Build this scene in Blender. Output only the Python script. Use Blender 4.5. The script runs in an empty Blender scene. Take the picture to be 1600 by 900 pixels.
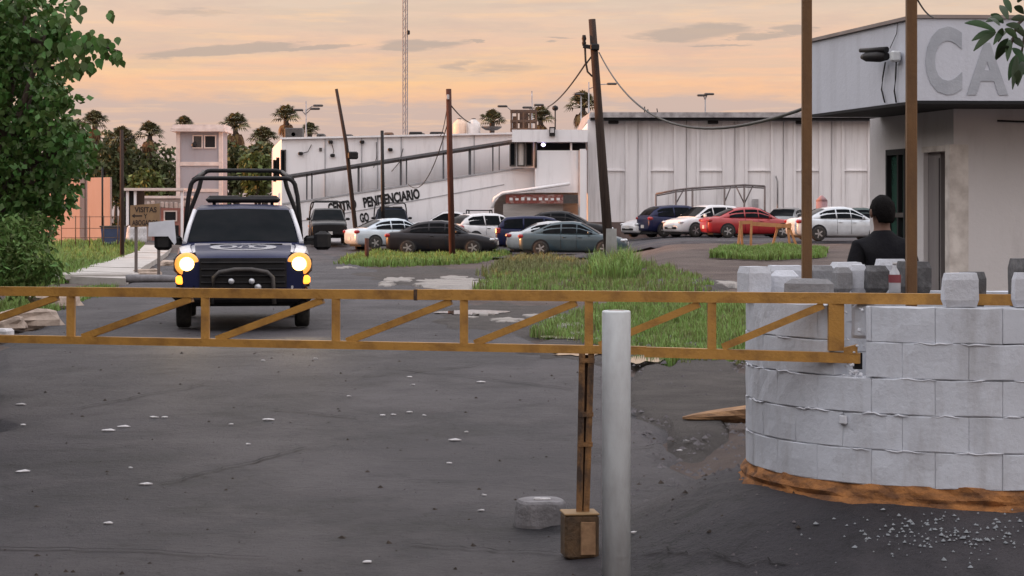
import bpy, math, random
from mathutils import Vector, Matrix, noise as mnoise
random.seed(7)
scene = bpy.context.scene
COL = scene.collection
F, HZ, CH = 3200.0, 336.0, 1.75          # focal length in photo pixels, horizon row, camera height
# ------------------------------------------------------------------ camera
cam = bpy.data.cameras.new('camera'); cam.sensor_width = 36; cam.lens = 36*F/1600
cam.shift_y = (HZ-450)/1600; cam.clip_start = .2; cam.clip_end = 6000
co = bpy.data.objects.new('camera', cam); COL.objects.link(co)
co.location = (0, 0, CH); co.rotation_euler = (math.radians(90), 0, 0); scene.camera = co
# ------------------------------------------------------------------ world, sun
SUN_AZ, SUN_EL = math.radians(-90), math.radians(3.0)     # azimuth from the view axis (+Y), negative = left
w = bpy.data.worlds.new('World'); scene.world = w; w.use_nodes = True
nt = w.node_tree; nt.nodes.clear()
def N(t, tree=None, **k):
    n = (tree or nt).nodes.new(t)
    for a, b in k.items(): setattr(n, a, b)
    return n
def math_(op, a, b=None, c=None, tree=None, clamp=False):
    tr = tree or nt
    n = tr.nodes.new('ShaderNodeMath'); n.operation = op; n.use_clamp = clamp
    for i, v in enumerate((a, b, c)):
        if v is None: continue
        if isinstance(v, (int, float)): n.inputs[i].default_value = v
        else: tr.links.new(v, n.inputs[i])
    return n.outputs[0]
def mixc(fac, a, b, tree=None, mode='MIX'):
    tr = tree or nt
    n = tr.nodes.new('ShaderNodeMix'); n.data_type = 'RGBA'; n.blend_type = mode
    for i, v in ((0, fac), (6, a), (7, b)):
        if isinstance(v, (int, float)): n.inputs[i].default_value = v
        elif isinstance(v, tuple): n.inputs[i].default_value = (*v[:3], 1)
        else: tr.links.new(v, n.inputs[i])
    return n.outputs[2]
def ramp(fac, stops, tree=None):
    tr = tree or nt
    n = tr.nodes.new('ShaderNodeValToRGB'); el = n.color_ramp.elements
    while len(el) < len(stops): el.new(.5)
    for e, (p, c) in zip(el, stops):
        e.position = p; e.color = (*c[:3], 1) if isinstance(c, tuple) else (c, c, c, 1)
    tr.links.new(fac, n.inputs[0]); return n.outputs[0]
def noise_(vec, scale, detail=4, rough=.55, tree=None):
    tr = tree or nt
    n = tr.nodes.new('ShaderNodeTexNoise'); n.inputs['Scale'].default_value = scale
    n.inputs['Detail'].default_value = detail; n.inputs['Roughness'].default_value = rough
    if vec is not None: tr.links.new(vec, n.inputs['Vector'])
    return n.outputs['Fac']
def mapping(vec, sc, tree=None):
    tr = tree or nt
    n = tr.nodes.new('ShaderNodeMapping'); n.inputs['Scale'].default_value = sc; tr.links.new(vec, n.inputs[0]); return n.outputs[0]
tc = N('ShaderNodeTexCoord'); sep = N('ShaderNodeSeparateXYZ'); nt.links.new(tc.outputs['Generated'], sep.inputs[0])
dx, dy, dz = sep.outputs
n1 = noise_(mapping(tc.outputs['Generated'], (14, 14, 60)), 1.0, 5, .6)
n2 = noise_(mapping(tc.outputs['Generated'], (9, 9, 130)), 1.0, 6, .62)
n3 = noise_(mapping(tc.outputs['Generated'], (40, 40, 260)), 1.0, 5, .6)
zz = math_('ADD', dz, math_('MULTIPLY', math_('SUBTRACT', n1, .5), .022))
zz = math_('ADD', zz, math_('MULTIPLY', math_('SUBTRACT', n3, .5), .012))
sky_c = ramp(zz, [(0.0, (.56, .45, .44)), (.0565, (.60, .46, .435)), (.0598, (.93, .54, .345)), (.078, (.86, .54, .41)),
                  (.105, (.74, .57, .48)), (.16, (1.2, 1.05, 1.0)), (.28, (1.9, 1.8, 1.83)), (1.0, (2.5, 2.6, 2.85))])
yp = math_('MAXIMUM', dy, .05)
u = math_('DIVIDE', dx, yp); v = math_('DIVIDE', dz, yp)
ud = math_('ADD', u, math_('MULTIPLY', math_('SUBTRACT', n3, .5), .05))
vd = math_('ADD', v, math_('ADD', math_('MULTIPLY', math_('SUBTRACT', n3, .5), .010), math_('MULTIPLY', math_('SUBTRACT', n2, .5), .004)))
front = math_('GREATER_THAN', dy, .3)
def cloud(px, py, rx, ry, soft=1.0, tilt=0.0):
    u0, v0 = (px-800)/F, (HZ-py)/F
    a = math_('DIVIDE', math_('SUBTRACT', ud, u0), rx/F)
    b = math_('DIVIDE', math_('SUBTRACT', vd, math_('ADD', v0, math_('MULTIPLY', math_('SUBTRACT', ud, u0), tilt))), ry/F)
    r2 = math_('ADD', math_('MULTIPLY', a, a), math_('MULTIPLY', b, b))
    return math_('MULTIPLY', math_('DIVIDE', math_('SUBTRACT', 1.0, r2), soft, clamp=True), front)
glow = math_('MAXIMUM', cloud(640, 118, 330, 36, 1.2, .08), cloud(230, 100, 130, 22, 1.0, .1))
sky_c = mixc(math_('MULTIPLY', glow, .6), sky_c, (1.0, .63, .32))
streak = ramp(n2, [(.44, 0.0), (.58, 1.0)])
hi = math_('MULTIPLY', streak, math_('GREATER_THAN', dz, .065))
sky_c = mixc(math_('MULTIPLY', hi, .55), sky_c, (.66, .51, .435))
st2 = ramp(noise_(mapping(tc.outputs['Generated'], (16, 16, 190)), 1.0, 6, .6), [(.52, 0.0), (.66, 1.0)])
sky_c = mixc(math_('MULTIPLY', st2, .5), sky_c, (.97, .62, .40))
cl = None
for a in ((345, 78, 150, 9, .5, .07), (480, 75, 90, 4, .6, .05), (655, 69, 75, 10, .6, .02), (735, 66, 22, 4, .6), (1085, 51, 105, 13, .6, .06), (1190, 56, 60, 6, .7),
          (1240, 47, 45, 9, .6), (1130, 70, 55, 4, .7), (870, 60, 30, 4, .8), (790, 105, 55, 12, 1.3), (710, 105, 25, 10, 1.2), (1340, 60, 60, 7, .8), (300, 20, 80, 6, 1.5)):
    c = cloud(*a); cl = c if cl is None else math_('MAXIMUM', cl, c)
bl = ramp(noise_(mapping(tc.outputs['Generated'], (22, 22, 95)), 1.0, 7, .66), [(.47, 0.0), (.66, 1.0)])
sky_c = mixc(math_('MULTIPLY', bl, .42), sky_c, (.62, .45, .42))
sky_c = mixc(math_('MULTIPLY', cl, .75), sky_c, (.44, .36, .35))
nish = N('ShaderNodeTexSky', sky_type='NISHITA'); nish.sun_disc = False
nish.sun_elevation = SUN_EL; nish.sun_rotation = SUN_AZ % (2*math.pi); nish.air_density = 1.2; nish.dust_density = 1.5
b1 = N('ShaderNodeBackground'); b1.inputs[1].default_value = .05; nt.links.new(nish.outputs[0], b1.inputs[0])
b2 = N('ShaderNodeBackground'); b2.inputs[1].default_value = .80; nt.links.new(sky_c, b2.inputs[0])
ad = N('ShaderNodeAddShader'); nt.links.new(b1.outputs[0], ad.inputs[0]); nt.links.new(b2.outputs[0], ad.inputs[1])
wo = N('ShaderNodeOutputWorld'); nt.links.new(ad.outputs[0], wo.inputs[0])
sl = bpy.data.lights.new('sun', 'SUN'); sl.energy = 5.0; sl.angle = math.radians(.6); sl.color = (1, .40, .14)
so = bpy.data.objects.new('sun', sl); COL.objects.link(so)
sv = Vector((math.sin(SUN_AZ)*math.cos(SUN_EL), math.cos(SUN_AZ)*math.cos(SUN_EL), math.sin(SUN_EL)))
so.rotation_euler = sv.to_track_quat('Z', 'Y').to_euler(); so.location = sv*50
scene.view_settings.view_transform = 'Standard'; scene.view_settings.look = 'None'
scene.view_settings.exposure = .22; scene.view_settings.gamma = 1; scene.view_settings.use_curve_mapping = False
# ------------------------------------------------------------------ helpers
def sm(a, b, t):
    t = max(0, min(1, (t-a)/(b-a))); return t*t*(3-2*t)
RING = Vector((2.70, 12.2)); RR = 1.30
def gz(x, y):
    z = -.2+.2*sm(12.5, 28, y)
    r = math.hypot(x-RING.x, y-RING.y)
    b = .40*(1-sm(1.25, 2.5, r))
    b = max(b, .42*sm(1.3, 2.8, x)*sm(11.0, 12.5, y)*(1-sm(14.6, 19, y)))
    z += b
    if y > 40:
        z += .65*sm(50, 80, y)*sm(.04, .085, x/y)+.33*sm(93, 103, y)*(1-sm(.04, .085, x/y))
    return z
def P(px, py, d): return Vector(((px-800)/F*d, d, CH-(py-HZ)/F*d))
def G(px, py):
    d = 1.75*F/(py-HZ)
    for _ in range(40):
        z = gz((px-800)/F*d, d); d = .5*d+.5*(CH-z)*F/(py-HZ)
    return Vector(((px-800)/F*d, d, gz((px-800)/F*d, d)))
def GD(px, d):
    x = (px-800)/F*d; return Vector((x, d, gz(x, d)))
class MB:
    def __init__(s, o=(0, 0, 0)): s.v = []; s.f = []; s.o = Vector(o); s.sm = []
    def pts(s, p): b = len(s.v); s.v += [tuple(Vector(q)-s.o) for q in p]; return b
    def face(s, p, smooth=False):
        b = s.pts(p); s.f.append(tuple(range(b, b+len(p)))); s.sm.append(smooth)
    def box(s, c, size, m=None):
        c = Vector(c); h = Vector(size)/2
        q = [Vector((sx*h.x, sy*h.y, sz*h.z)) for sz in (-1, 1) for sy in (-1, 1) for sx in (-1, 1)]
        if m is not None: q = [m @ a for a in q]
        b = s.pts([c+a for a in q])
        for f in ((0, 2, 3, 1), (4, 5, 7, 6), (0, 1, 5, 4), (2, 6, 7, 3), (0, 4, 6, 2), (1, 3, 7, 5)): s.f.append(tuple(b+i for i in f)); s.sm.append(False)
        return s
    def box2(s, a, b): a, b = Vector(a), Vector(b); return s.box((a+b)/2, [abs(x) for x in b-a])
    def rbox(s, c, size, bev=.02, m=None):                  # box with bevelled vertical and horizontal edges
        c = Vector(c); h = Vector(size)/2; bev = min(bev, min(h)*.9); rings = []
        def oct_(z, k):
            x, y, e = h.x-k, h.y-k, bev
            return [(x-e, -y, z), (x, -y+e, z), (x, y-e, z), (x-e, y, z), (-x+e, y, z), (-x, y-e, z), (-x, -y+e, z), (-x+e, -y, z)]
        for z, k in ((-h.z, bev), (-h.z+bev, 0), (h.z-bev, 0), (h.z, bev)):
            r = [Vector(p) for p in oct_(z, k)]
            if m is not None: r = [m @ p for p in r]
            rings.append([c+p for p in r])
        s.loft(rings, True); return s
    def loft(s, rings, cap=True, smooth=False, closed=True):
        n = len(rings[0]); b = [s.pts(r) for r in rings]
        for i in range(len(rings)-1):
            for j in range(n if closed else n-1):
                k = (j+1) % n
                s.f.append((b[i]+j, b[i]+k, b[i+1]+k, b[i+1]+j)); s.sm.append(smooth)
        if cap:
            s.f.append(tuple(b[0]+j for j in reversed(range(n)))); s.sm.append(False)
            s.f.append(tuple(b[-1]+j for j in range(n))); s.sm.append(False)
        return s
    def tube(s, path, r, n=8, smooth=True):
        path = [Vector(p) for p in path]; rings = []
        rr = r if isinstance(r, (list, tuple)) else [r]*len(path)
        for i, p in enumerate(path):
            t = (path[min(i+1, len(path)-1)]-path[max(i-1, 0)]).normalized()
            a = t.cross(Vector((0, 0, 1)));
            if a.length < .05: a = t.cross(Vector((0, 1, 0)))
            a.normalize(); c = t.cross(a)
            rings.append([p+(a*math.cos(2*math.pi*k/n)+c*math.sin(2*math.pi*k/n))*rr[i] for k in range(n)])
        return s.loft(rings, True, smooth)
    def bar(s, a, b, w, h, up=(0, 0, 1)):                   # square bar
        a, b = Vector(a), Vector(b); t = (b-a).normalized(); up = Vector(up)
        sd = t.cross(up)
        if sd.length < .05: sd = t.cross(Vector((0, 1, 0)))
        sd.normalize(); u_ = sd.cross(t)
        q = [(-1, -1), (1, -1), (1, 1), (-1, 1)]
        return s.loft([[p+sd*x*w/2+u_*y*h/2 for x, y in q] for p in (a, b)], True)
    def lathe(s, prof, c=(0, 0, 0), n=16, axis='z', smooth=True, cap=True):
        c = Vector(c); rings = []
        for r, z in prof:
            ring = []
            for k in range(n):
                a = 2*math.pi*k/n; x, y = r*math.cos(a), r*math.sin(a)
                ring.append(c+(Vector((x, y, z)) if axis == 'z' else Vector((x, z, -y)) if axis == 'y' else Vector((z, x, y))))
            rings.append(ring)
        return s.loft(rings, cap, smooth)
    def prism(s, poly, y0, y1):                             # polygon in x,z extruded along y
        return s.loft([[(x, y0, z) for x, z in poly], [(x, y1, z) for x, z in poly]], True)
    def mesh(s, name):
        me = bpy.data.meshes.new(name); me.from_pydata(s.v, [], s.f)
        me.polygons.foreach_set('use_smooth', s.sm); me.update(); return me
    def build(s, name, m, parent=None, **pr):
        return link(name, s.mesh(name), m, parent, None if parent else s.o, **pr)
def link(name, me, m, parent=None, loc=None, **pr):
    o = bpy.data.objects.new(name, me); COL.objects.link(o)
    if m is not None and not me.materials: me.materials.append(m)
    if parent: o.parent = parent
    elif loc is not None: o.location = loc
    for k, v_ in pr.items(): o[k] = v_
    return o
def thing(name, label, cat, loc=(0, 0, 0), rz=0, group=None):
    o = bpy.data.objects.new(name, None); COL.objects.link(o); o.location = loc; o.rotation_euler = (0, 0, rz)
    o['label'] = label; o['category'] = cat
    if group: o['group'] = group
    o.empty_display_size = .2
    return o
def tag(o, label, cat, group=None):
    o['label'] = label; o['category'] = cat
    if group: o['group'] = group
    return o
def dup(o, label=None, parent=None):
    c = o.copy(); COL.objects.link(c); c.parent = parent
    for ch in list(o.children): dup(ch, None, c)
    if label: c['label'] = label
    return c
MATS = {}
def mat(name, col, rough=.8, metal=0, col2=None, var=.25, vs=3.0, stretch=(1, 1, 1), bump=0, bs=40, spec=.4, coat=0, rnd=0, emit=None, estr=0, lo=.35, hi=.7):
    if name in MATS: return MATS[name]
    m = bpy.data.materials.new(name); m.use_nodes = True; t = m.node_tree
    bs_ = t.nodes['Principled BSDF']; tcn = t.nodes.new('ShaderNodeTexCoord'); vec = tcn.outputs['Object']
    c2 = col2 if col2 else tuple(c*(1-var) for c in col)
    f = ramp(noise_(mapping(vec, stretch, t), vs, 6, .6, t), [(lo, 0.0), (hi, 1.0)], t)
    c = mixc(f, tuple(col), tuple(c2), t)
    if rnd:
        oi = t.nodes.new('ShaderNodeObjectInfo'); k = math_('ADD', math_('MULTIPLY', oi.outputs['Random'], rnd), 1-rnd/2, tree=t)
        hs = t.nodes.new('ShaderNodeHueSaturation'); t.links.new(k, hs.inputs['Value']); t.links.new(c, hs.inputs['Color']); c = hs.outputs[0]
    t.links.new(c, bs_.inputs['Base Color'])
    bs_.inputs['Roughness'].default_value = rough; bs_.inputs['Metallic'].default_value = metal
    bs_.inputs['Specular IOR Level'].default_value = spec; bs_.inputs['Coat Weight'].default_value = coat
    if coat: bs_.inputs['Coat Roughness'].default_value = .06
    if bump:
        bn = t.nodes.new('ShaderNodeBump'); bn.inputs['Strength'].default_value = bump; bn.inputs['Distance'].default_value = .02
        t.links.new(noise_(vec, bs, 5, .6, t), bn.inputs['Height']); t.links.new(bn.outputs[0], bs_.inputs['Normal'])
    if emit: bs_.inputs['Emission Color'].default_value = (*emit, 1); bs_.inputs['Emission Strength'].default_value = estr
    MATS[name] = m; return m
def text_mesh(s, size, depth=.004, bold=0.0, align='LEFT'):
    cu = bpy.data.curves.new('lettering', 'FONT'); cu.body = s; cu.size = size; cu.extrude = depth; cu.offset = bold; cu.align_x = align; cu.resolution_u = 4
    o = bpy.data.objects.new('lettering', cu); COL.objects.link(o); bpy.context.view_layer.update()
    me = bpy.data.meshes.new_from_object(o.evaluated_get(bpy.context.evaluated_depsgraph_get()))
    bpy.data.objects.remove(o); me.materials.clear(); return me
def fit_text(me, x0, x1, z0, z1):                           # lettering in the x-z plane facing -y, scaled to a box
    xs = [q.co.x for q in me.vertices]; ys = [q.co.y for q in me.vertices]; a, b, c, d = min(xs), max(xs), min(ys), max(ys)
    for q in me.vertices:
        x, y, z = q.co; q.co = (x0+(x-a)/(b-a)*(x1-x0), -z, z0+(y-c)/(d-c)*(z1-z0))
    return me
R = random.uniform
# ------------------------------------------------------------------ materials
def ground_mat(name, cols, rough, scale, bump, bdist, cracks=False, spec=.35):
    m = bpy.data.materials.new(name); m.use_nodes = True; t = m.node_tree; b = t.nodes['Principled BSDF']
    v_ = t.nodes.new('ShaderNodeTexCoord').outputs['Object']
    big = ramp(noise_(v_, scale, 6, .62, t), [(.36, 0.0), (.66, 1.0)], t)
    fine = ramp(noise_(v_, 55, 4, .7, t), [(.35, 0.0), (.7, 1.0)], t)
    c = mixc(big, cols[0], cols[1], t)
    c = mixc(math_('MULTIPLY', fine, .35, tree=t), c, cols[2], t)
    if cracks:
        md = ramp(noise_(mapping(v_, (1, 1.6, 1), t), 7.0, 6, .72, t), [(.34, 0.0), (.68, 1.0)], t)
        c = mixc(math_('MULTIPLY', md, .45, tree=t), c, tuple(x*2.0 for x in cols[0]), t)
        dk = ramp(noise_(mapping(v_, (.7, 1.3, 1), t), 1.5, 7, .75, t), [(.52, 0.0), (.62, 1.0)], t)
        c = mixc(math_('MULTIPLY', dk, .6, tree=t), c, tuple(x*.45 for x in cols[0]), t)
        vo = t.nodes.new('ShaderNodeTexVoronoi'); vo.feature = 'DISTANCE_TO_EDGE'; vo.inputs['Scale'].default_value = .85
        wv = t.nodes.new('ShaderNodeVectorMath'); wv.operation = 'ADD'
        nn = t.nodes.new('ShaderNodeTexNoise'); nn.inputs['Scale'].default_value = 1.6; nn.inputs['Detail'].default_value = 6; t.links.new(v_, nn.inputs['Vector'])
        t.links.new(v_, wv.inputs[0]); t.links.new(nn.outputs['Color'], wv.inputs[1]); t.links.new(wv.outputs[0], vo.inputs['Vector'])
        cr = ramp(vo.outputs['Distance'], [(.0, 1.0), (.012, 0.0)], t)
        gate = ramp(noise_(v_, .35, 3, .5, t), [(.40, 0.0), (.5, 1.0)], t)
        cr = math_('MULTIPLY', cr, gate, tree=t)
        c = mixc(math_('MULTIPLY', cr, .85, tree=t), c, (.008, .007, .008), t)
        pt = ramp(noise_(mapping(v_, (1, .6, 1), t), .55, 7, .7, t), [(.46, 0.0), (.60, 1.0)], t)
        c = mixc(math_('MULTIPLY', pt, .55, tree=t), c, cols[3], t)
        sp = ramp(noise_(v_, 160, 2, .5, t), [(.68, 0.0), (.74, 1.0)], t)
        c = mixc(math_('MULTIPLY', sp, .45, tree=t), c, (.20, .19, .19), t)
    t.links.new(c, b.inputs['Base Color']); b.inputs['Roughness'].default_value = rough; b.inputs['Specular IOR Level'].default_value = spec
    bn = t.nodes.new('ShaderNodeBump'); bn.inputs['Strength'].default_value = bump; bn.inputs['Distance'].default_value = bdist
    h = math_('ADD', math_('ADD', noise_(v_, 70, 4, .7, t), math_('MULTIPLY', noise_(v_, 18, 4, .7, t), 1.6, tree=t), tree=t), math_('MULTIPLY', noise_(v_, 2.5, 5, .6, t), 2.0, tree=t), tree=t)
    t.links.new(h, bn.inputs['Height']); t.links.new(bn.outputs[0], b.inputs['Normal'])
    MATS[name] = m; return m
M_ASPH = ground_mat('asphalt', ((.020, .0185, .023), (.062, .056, .065), (.013, .012, .0145), (.088, .079, .086)), .68, .45, .9, .03, True)
M_DIRT = ground_mat('dirt', ((.085, .060, .054), (.15, .115, .10), (.055, .040, .037), None), .85, .55, .8, .05)
M_MUD = ground_mat('pale_mud', ((.33, .28, .24), (.20, .16, .14), (.14, .11, .10), None), .7, 1.6, .7, .04)
M_CONC = ground_mat('pale_concrete', ((.52, .49, .46), (.38, .35, .33), (.30, .28, .26), None), .85, .9, .4, .02)
def wall_mat(name, base, stain, amt, vscale=(1.1, 1.1, .16), s2=.5, rough=.85, bump=.3, tint=None):
    m = bpy.data.materials.new(name); m.use_nodes = True; t = m.node_tree; b = t.nodes['Principled BSDF']
    v_ = t.nodes.new('ShaderNodeTexCoord').outputs['Object']
    st = ramp(noise_(mapping(v_, vscale, t), 2.2, 7, .65, t), [(.5, 0.0), (.78, 1.0)], t)
    pa = ramp(noise_(v_, s2, 6, .6, t), [(.38, 0.0), (.7, 1.0)], t)
    c = mixc(math_('MULTIPLY', pa, amt*.55, tree=t), base, tint or tuple(x*.72 for x in base), t)
    c = mixc(math_('MULTIPLY', st, amt, tree=t), c, stain, t)
    t.links.new(c, b.inputs['Base Color']); b.inputs['Roughness'].default_value = rough; b.inputs['Specular IOR Level'].default_value = .25
    bn = t.nodes.new('ShaderNodeBump'); bn.inputs['Strength'].default_value = bump; bn.inputs['Distance'].default_value = .012
    t.links.new(noise_(v_, 26, 6, .65, t), bn.inputs['Height']); t.links.new(bn.outputs[0], b.inputs['Normal'])
    MATS[name] = m; return m
M_WHITE = wall_mat('white_wall', (.80, .79, .81), (.33, .31, .31), .40)
M_PANEL = wall_mat('white_panel', (.79, .77, .78), (.30, .27, .26), .55, (2.2, 2.2, .12))
M_BOOTH = wall_mat('booth_wall', (.63, .61, .61), (.28, .26, .25), .35, (1.5, 1.5, .4), 1.2)
M_FASC = wall_mat('booth_fascia', (.56, .58, .64), (.33, .34, .37), .40, (3, 3, .35), 1.6)
M_PINK = wall_mat('pink_wall', (.36, .26, .235), (.30, .18, .15), .5)
M_BLOCK = wall_mat('painted_block', (.57, .60, .66), (.26, .245, .24), .5, (3, 3, .8), 2.0, .75, .5)  # grey-white set darker than the far walls to stand in for foreground shade
M_OCHRE = mat('ochre_paint', (.42, .215, .045), .55, 0, (.19, .09, .025), vs=7, bump=.25, bs=60, lo=.45, hi=.75)
M_RUST = mat('rusty_ochre', (.25, .125, .045), .75, 0, (.055, .035, .025), vs=9, stretch=(1, 1, .5), bump=.4, bs=70, lo=.4, hi=.6)
M_POST = mat('brown_post', (.17, .085, .030), .6, 0, (.10, .05, .022), vs=5, stretch=(2, 2, .4), bump=.2)
M_PIPE = mat('white_pipe', (.66, .70, .72), .42, 0, (.46, .47, .48), vs=4, stretch=(2, 2, .5), bump=.15, bs=30)
M_CEM = mat('cement', (.23, .22, .23), .85, 0, (.13, .125, .13), vs=8, bump=.6, bs=40)
M_WOODP = mat('weathered_pole', (.022, .014, .012), .9, 0, (.05, .032, .025), vs=4, stretch=(6, 6, .4), bump=.6, bs=30)
M_REDP = mat('reddish_pole', (.085, .028, .018), .9, 0, (.03, .015, .012), vs=4, stretch=(6, 6, .4), bump=.5, bs=30)
M_CABLE = mat('cable', (.02, .02, .02), .6)
M_BLACK = mat('black_metal', (.012, .012, .014), .5, 0, (.022, .020, .020), vs=8, spec=.2)
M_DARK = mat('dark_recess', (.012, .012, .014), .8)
M_TYRE = mat('tyre_rubber', (.018, .017, .017), .85, 0, (.05, .045, .04), vs=12, bump=.4, bs=60)
M_RIM = mat('rim_alloy', (.42, .42, .43), .35, .7, (.25, .24, .24), vs=10)
M_GLASS = mat('car_glass', (.006, .008, .010), .08, 0, (.012, .013, .015), spec=.12)
M_GLASS.node_tree.nodes['Principled BSDF'].inputs['IOR'].default_value = 1.14
M_TAIL = mat('tail_lamp', (.32, .012, .016), .2, 0, (.2, .01, .01), spec=.8)
M_HEADC = mat('lamp_clear', (.62, .63, .66), .15, .3, (.4, .4, .42), vs=20, spec=.8)
M_PLATE = mat('licence_plate', (.62, .60, .58), .5)
M_CHROME = mat('chrome', (.6, .6, .62), .2, 1.0)
M_PLAS = mat('grey_plastic', (.045, .042, .042), .6, 0, (.08, .07, .065), vs=10)
def paint(name, c, c2=None, rough=.34, coat=.55, metal=.1, spec=.5):
    return mat('paint_'+name, c, rough, metal, c2 or tuple(x*.75 for x in c), vs=2.0, coat=coat, spec=spec)
def leaf_mat(name, a, b_, rough=.55, sub=0.15):
    m = mat(name, a, rough, 0, b_, vs=2.6, spec=.35)
    p = m.node_tree.nodes['Principled BSDF']
    t = m.node_tree
    # leaf to leaf variation
    att = t.nodes.new('ShaderNodeAttribute'); att.attribute_name = 'leaf_tone'
    src = p.inputs['Base Color'].links[0].from_socket
    hs = t.nodes.new('ShaderNodeHueSaturation'); t.links.new(src, hs.inputs['Color'])
    t.links.new(math_('ADD', math_('MULTIPLY', att.outputs['Fac'], .9, tree=t), .55, tree=t), hs.inputs['Value'])
    t.links.new(math_('ADD', math_('MULTIPLY', att.outputs['Fac'], .05, tree=t), .475, tree=t), hs.inputs['Hue'])
    t.links.new(hs.outputs[0], p.inputs['Base Color'])
    tr = t.nodes.new('ShaderNodeBsdfTranslucent'); t.links.new(hs.outputs[0], tr.inputs[0])
    mx = t.nodes.new('ShaderNodeMixShader'); mx.inputs[0].default_value = sub
    t.links.new(p.outputs[0], mx.inputs[1]); t.links.new(tr.outputs[0], mx.inputs[2])
    t.links.new(mx.outputs[0], t.nodes['Material Output'].inputs[0]); return m
M_LEAF = leaf_mat('broad_leaf', (.055, .125, .028), (.115, .19, .05), .5, .25)
M_LEAFD = leaf_mat('dark_leaf', (.022, .050, .022), (.045, .075, .030), .5, .15)
M_FAR = leaf_mat('far_foliage', (.05, .070, .026), (.10, .10, .038), .7, .1)
M_FARY = leaf_mat('yellow_foliage', (.11, .13, .03), (.07, .09, .03), .7, .1)
M_GRASS = leaf_mat('grass_blade', (.15, .245, .055), (.21, .27, .085), .6, .25)
M_GRASSD = leaf_mat('dry_grass_blade', (.20, .19, .09), (.12, .15, .05), .7, .2)
M_PALM = leaf_mat('palm_frond', (.06, .065, .028), (.13, .10, .045), .6, .1)
M_PALMD = leaf_mat('dead_frond', (.20, .115, .055), (.11, .06, .03), .8, .1)
M_BARK = mat('bark', (.09, .065, .05), .9, 0, (.04, .03, .025), vs=6, stretch=(4, 4, .6), bump=.8, bs=20)
M_WATER = mat('puddle_water', (.10, .085, .07), .03, 0, (.16, .13, .10), vs=1.5, spec=.9)
def add_tone(me, per=1):
    a = me.attributes.new('leaf_tone', 'FLOAT', 'FACE'); n = len(me.polygons); vals = []
    while len(vals) < n: vals += [random.random()]*per
    a.data.foreach_set('value', vals[:n])
# ------------------------------------------------------------------ ground, road, paths
def sheet(name, xs, ys, m, dzf, **pr):
    vs_, fs = [], []
    for y in ys:
        for x in xs: vs_.append((x, y, gz(x, y)+dzf(x, y)))
    nx = len(xs)
    for j in range(len(ys)-1):
        for i in range(nx-1): a = j*nx+i; fs.append((a, a+1, a+nx+1, a+nx))
    me = bpy.data.meshes.new(name); me.from_pydata(vs_, [], fs)
    me.polygons.foreach_set('use_smooth', [True]*len(fs)); me.update()
    return link(name, me, m, None, (0, 0, 0), **pr)
xs = sorted(set([round(-9+.3*i, 3) for i in range(80)]+[-3000, -1200, -500, -250, -150, -110]+[-90+1.6*i for i in range(51)]+[15.3+1.6*i for i in range(50)]+[110, 160, 260, 500, 1200, 3000]))
ys = sorted(set([-60, -30, -10, 0, 4]+[6+.3*i for i in range(120)]+[42.3+1.0*i for i in range(75)]+[120, 130, 150, 180, 220, 300, 450, 800, 1600, 4000]))
def dirt_bump(x, y):
    k = mnoise.noise(Vector((x*.8, y*.5, 3)))*.05+mnoise.noise(Vector((x*2.6, y*1.7, 9)))*.025
    return -.085+(k if 10 < y < 130 else 0)
sheet('ground', xs, ys, M_DIRT, dirt_bump, kind='structure')
def strip(name, rows, m, dzv, n=26, jit=.12, **pr):          # rows: (y, xleft, xright); an asphalt sheet with worn edges
    yy = []
    y = rows[0][0]
    while y < rows[-1][0]:
        yy.append(y); y += .35 if y < 20 else .7 if y < 50 else 1.2
    yy.append(rows[-1][0]); vs_, fs = [], []
    for y in yy:
        for (ya, la, ra), (yb, lb, rb) in zip(rows, rows[1:]):
            if ya <= y <= yb:
                t = (y-ya)/(yb-ya); l_, r_ = la+(lb-la)*t, ra+(rb-ra)*t; break
        l_ += mnoise.noise(Vector((y*.9, 1, 5)))*jit*3+mnoise.noise(Vector((y*3, 1, 5)))*jit
        r_ += mnoise.noise(Vector((y*.9, 7, 5)))*jit*3+mnoise.noise(Vector((y*3, 7, 5)))*jit
        for i in range(n+1):
            x = l_+(r_-l_)*i/n
            edge = -.10 if i in (0, n) else 0
            vs_.append((x, y, gz(x, y)+dzv+edge))
    for j in range(len(yy)-1):
        for i in range(n): a = j*(n+1)+i; fs.append((a, a+1, a+n+2, a+n+1))
    me = bpy.data.meshes.new(name); me.from_pydata(vs_, [], fs); me.polygons.foreach_set('use_smooth', [True]*len(fs)); me.update()
    return link(name, me, m, None, (0, 0, 0), **pr)
strip('road', [(3, -4.2, 9), (9, -4.2, 7.5), (11.2, -4.2, 4.2), (13, -4.3, 1.55), (18, -4.75, 1.35), (23.5, -6.1, 1.4), (26.5, -6.8, .75), (32, -7.6, .05), (40, -8.9, -.75), (47, -9.6, -1.6),
               (56, -10.4, -2.9), (67, -11.8, -4.4), (80, -13.8, -6.6), (91, -15.2, -8.0), (94, -16, -8.5)], M_ASPH, 0, kind='structure')
strip('parking_lot', [(83.5, -6.2, 6), (86, -7.4, 20), (88, -8.2, 24), (94.5, -9.2, 28), (113, -21, 34)], M_ASPH, .012, 60, .3, kind='structure')
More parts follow.
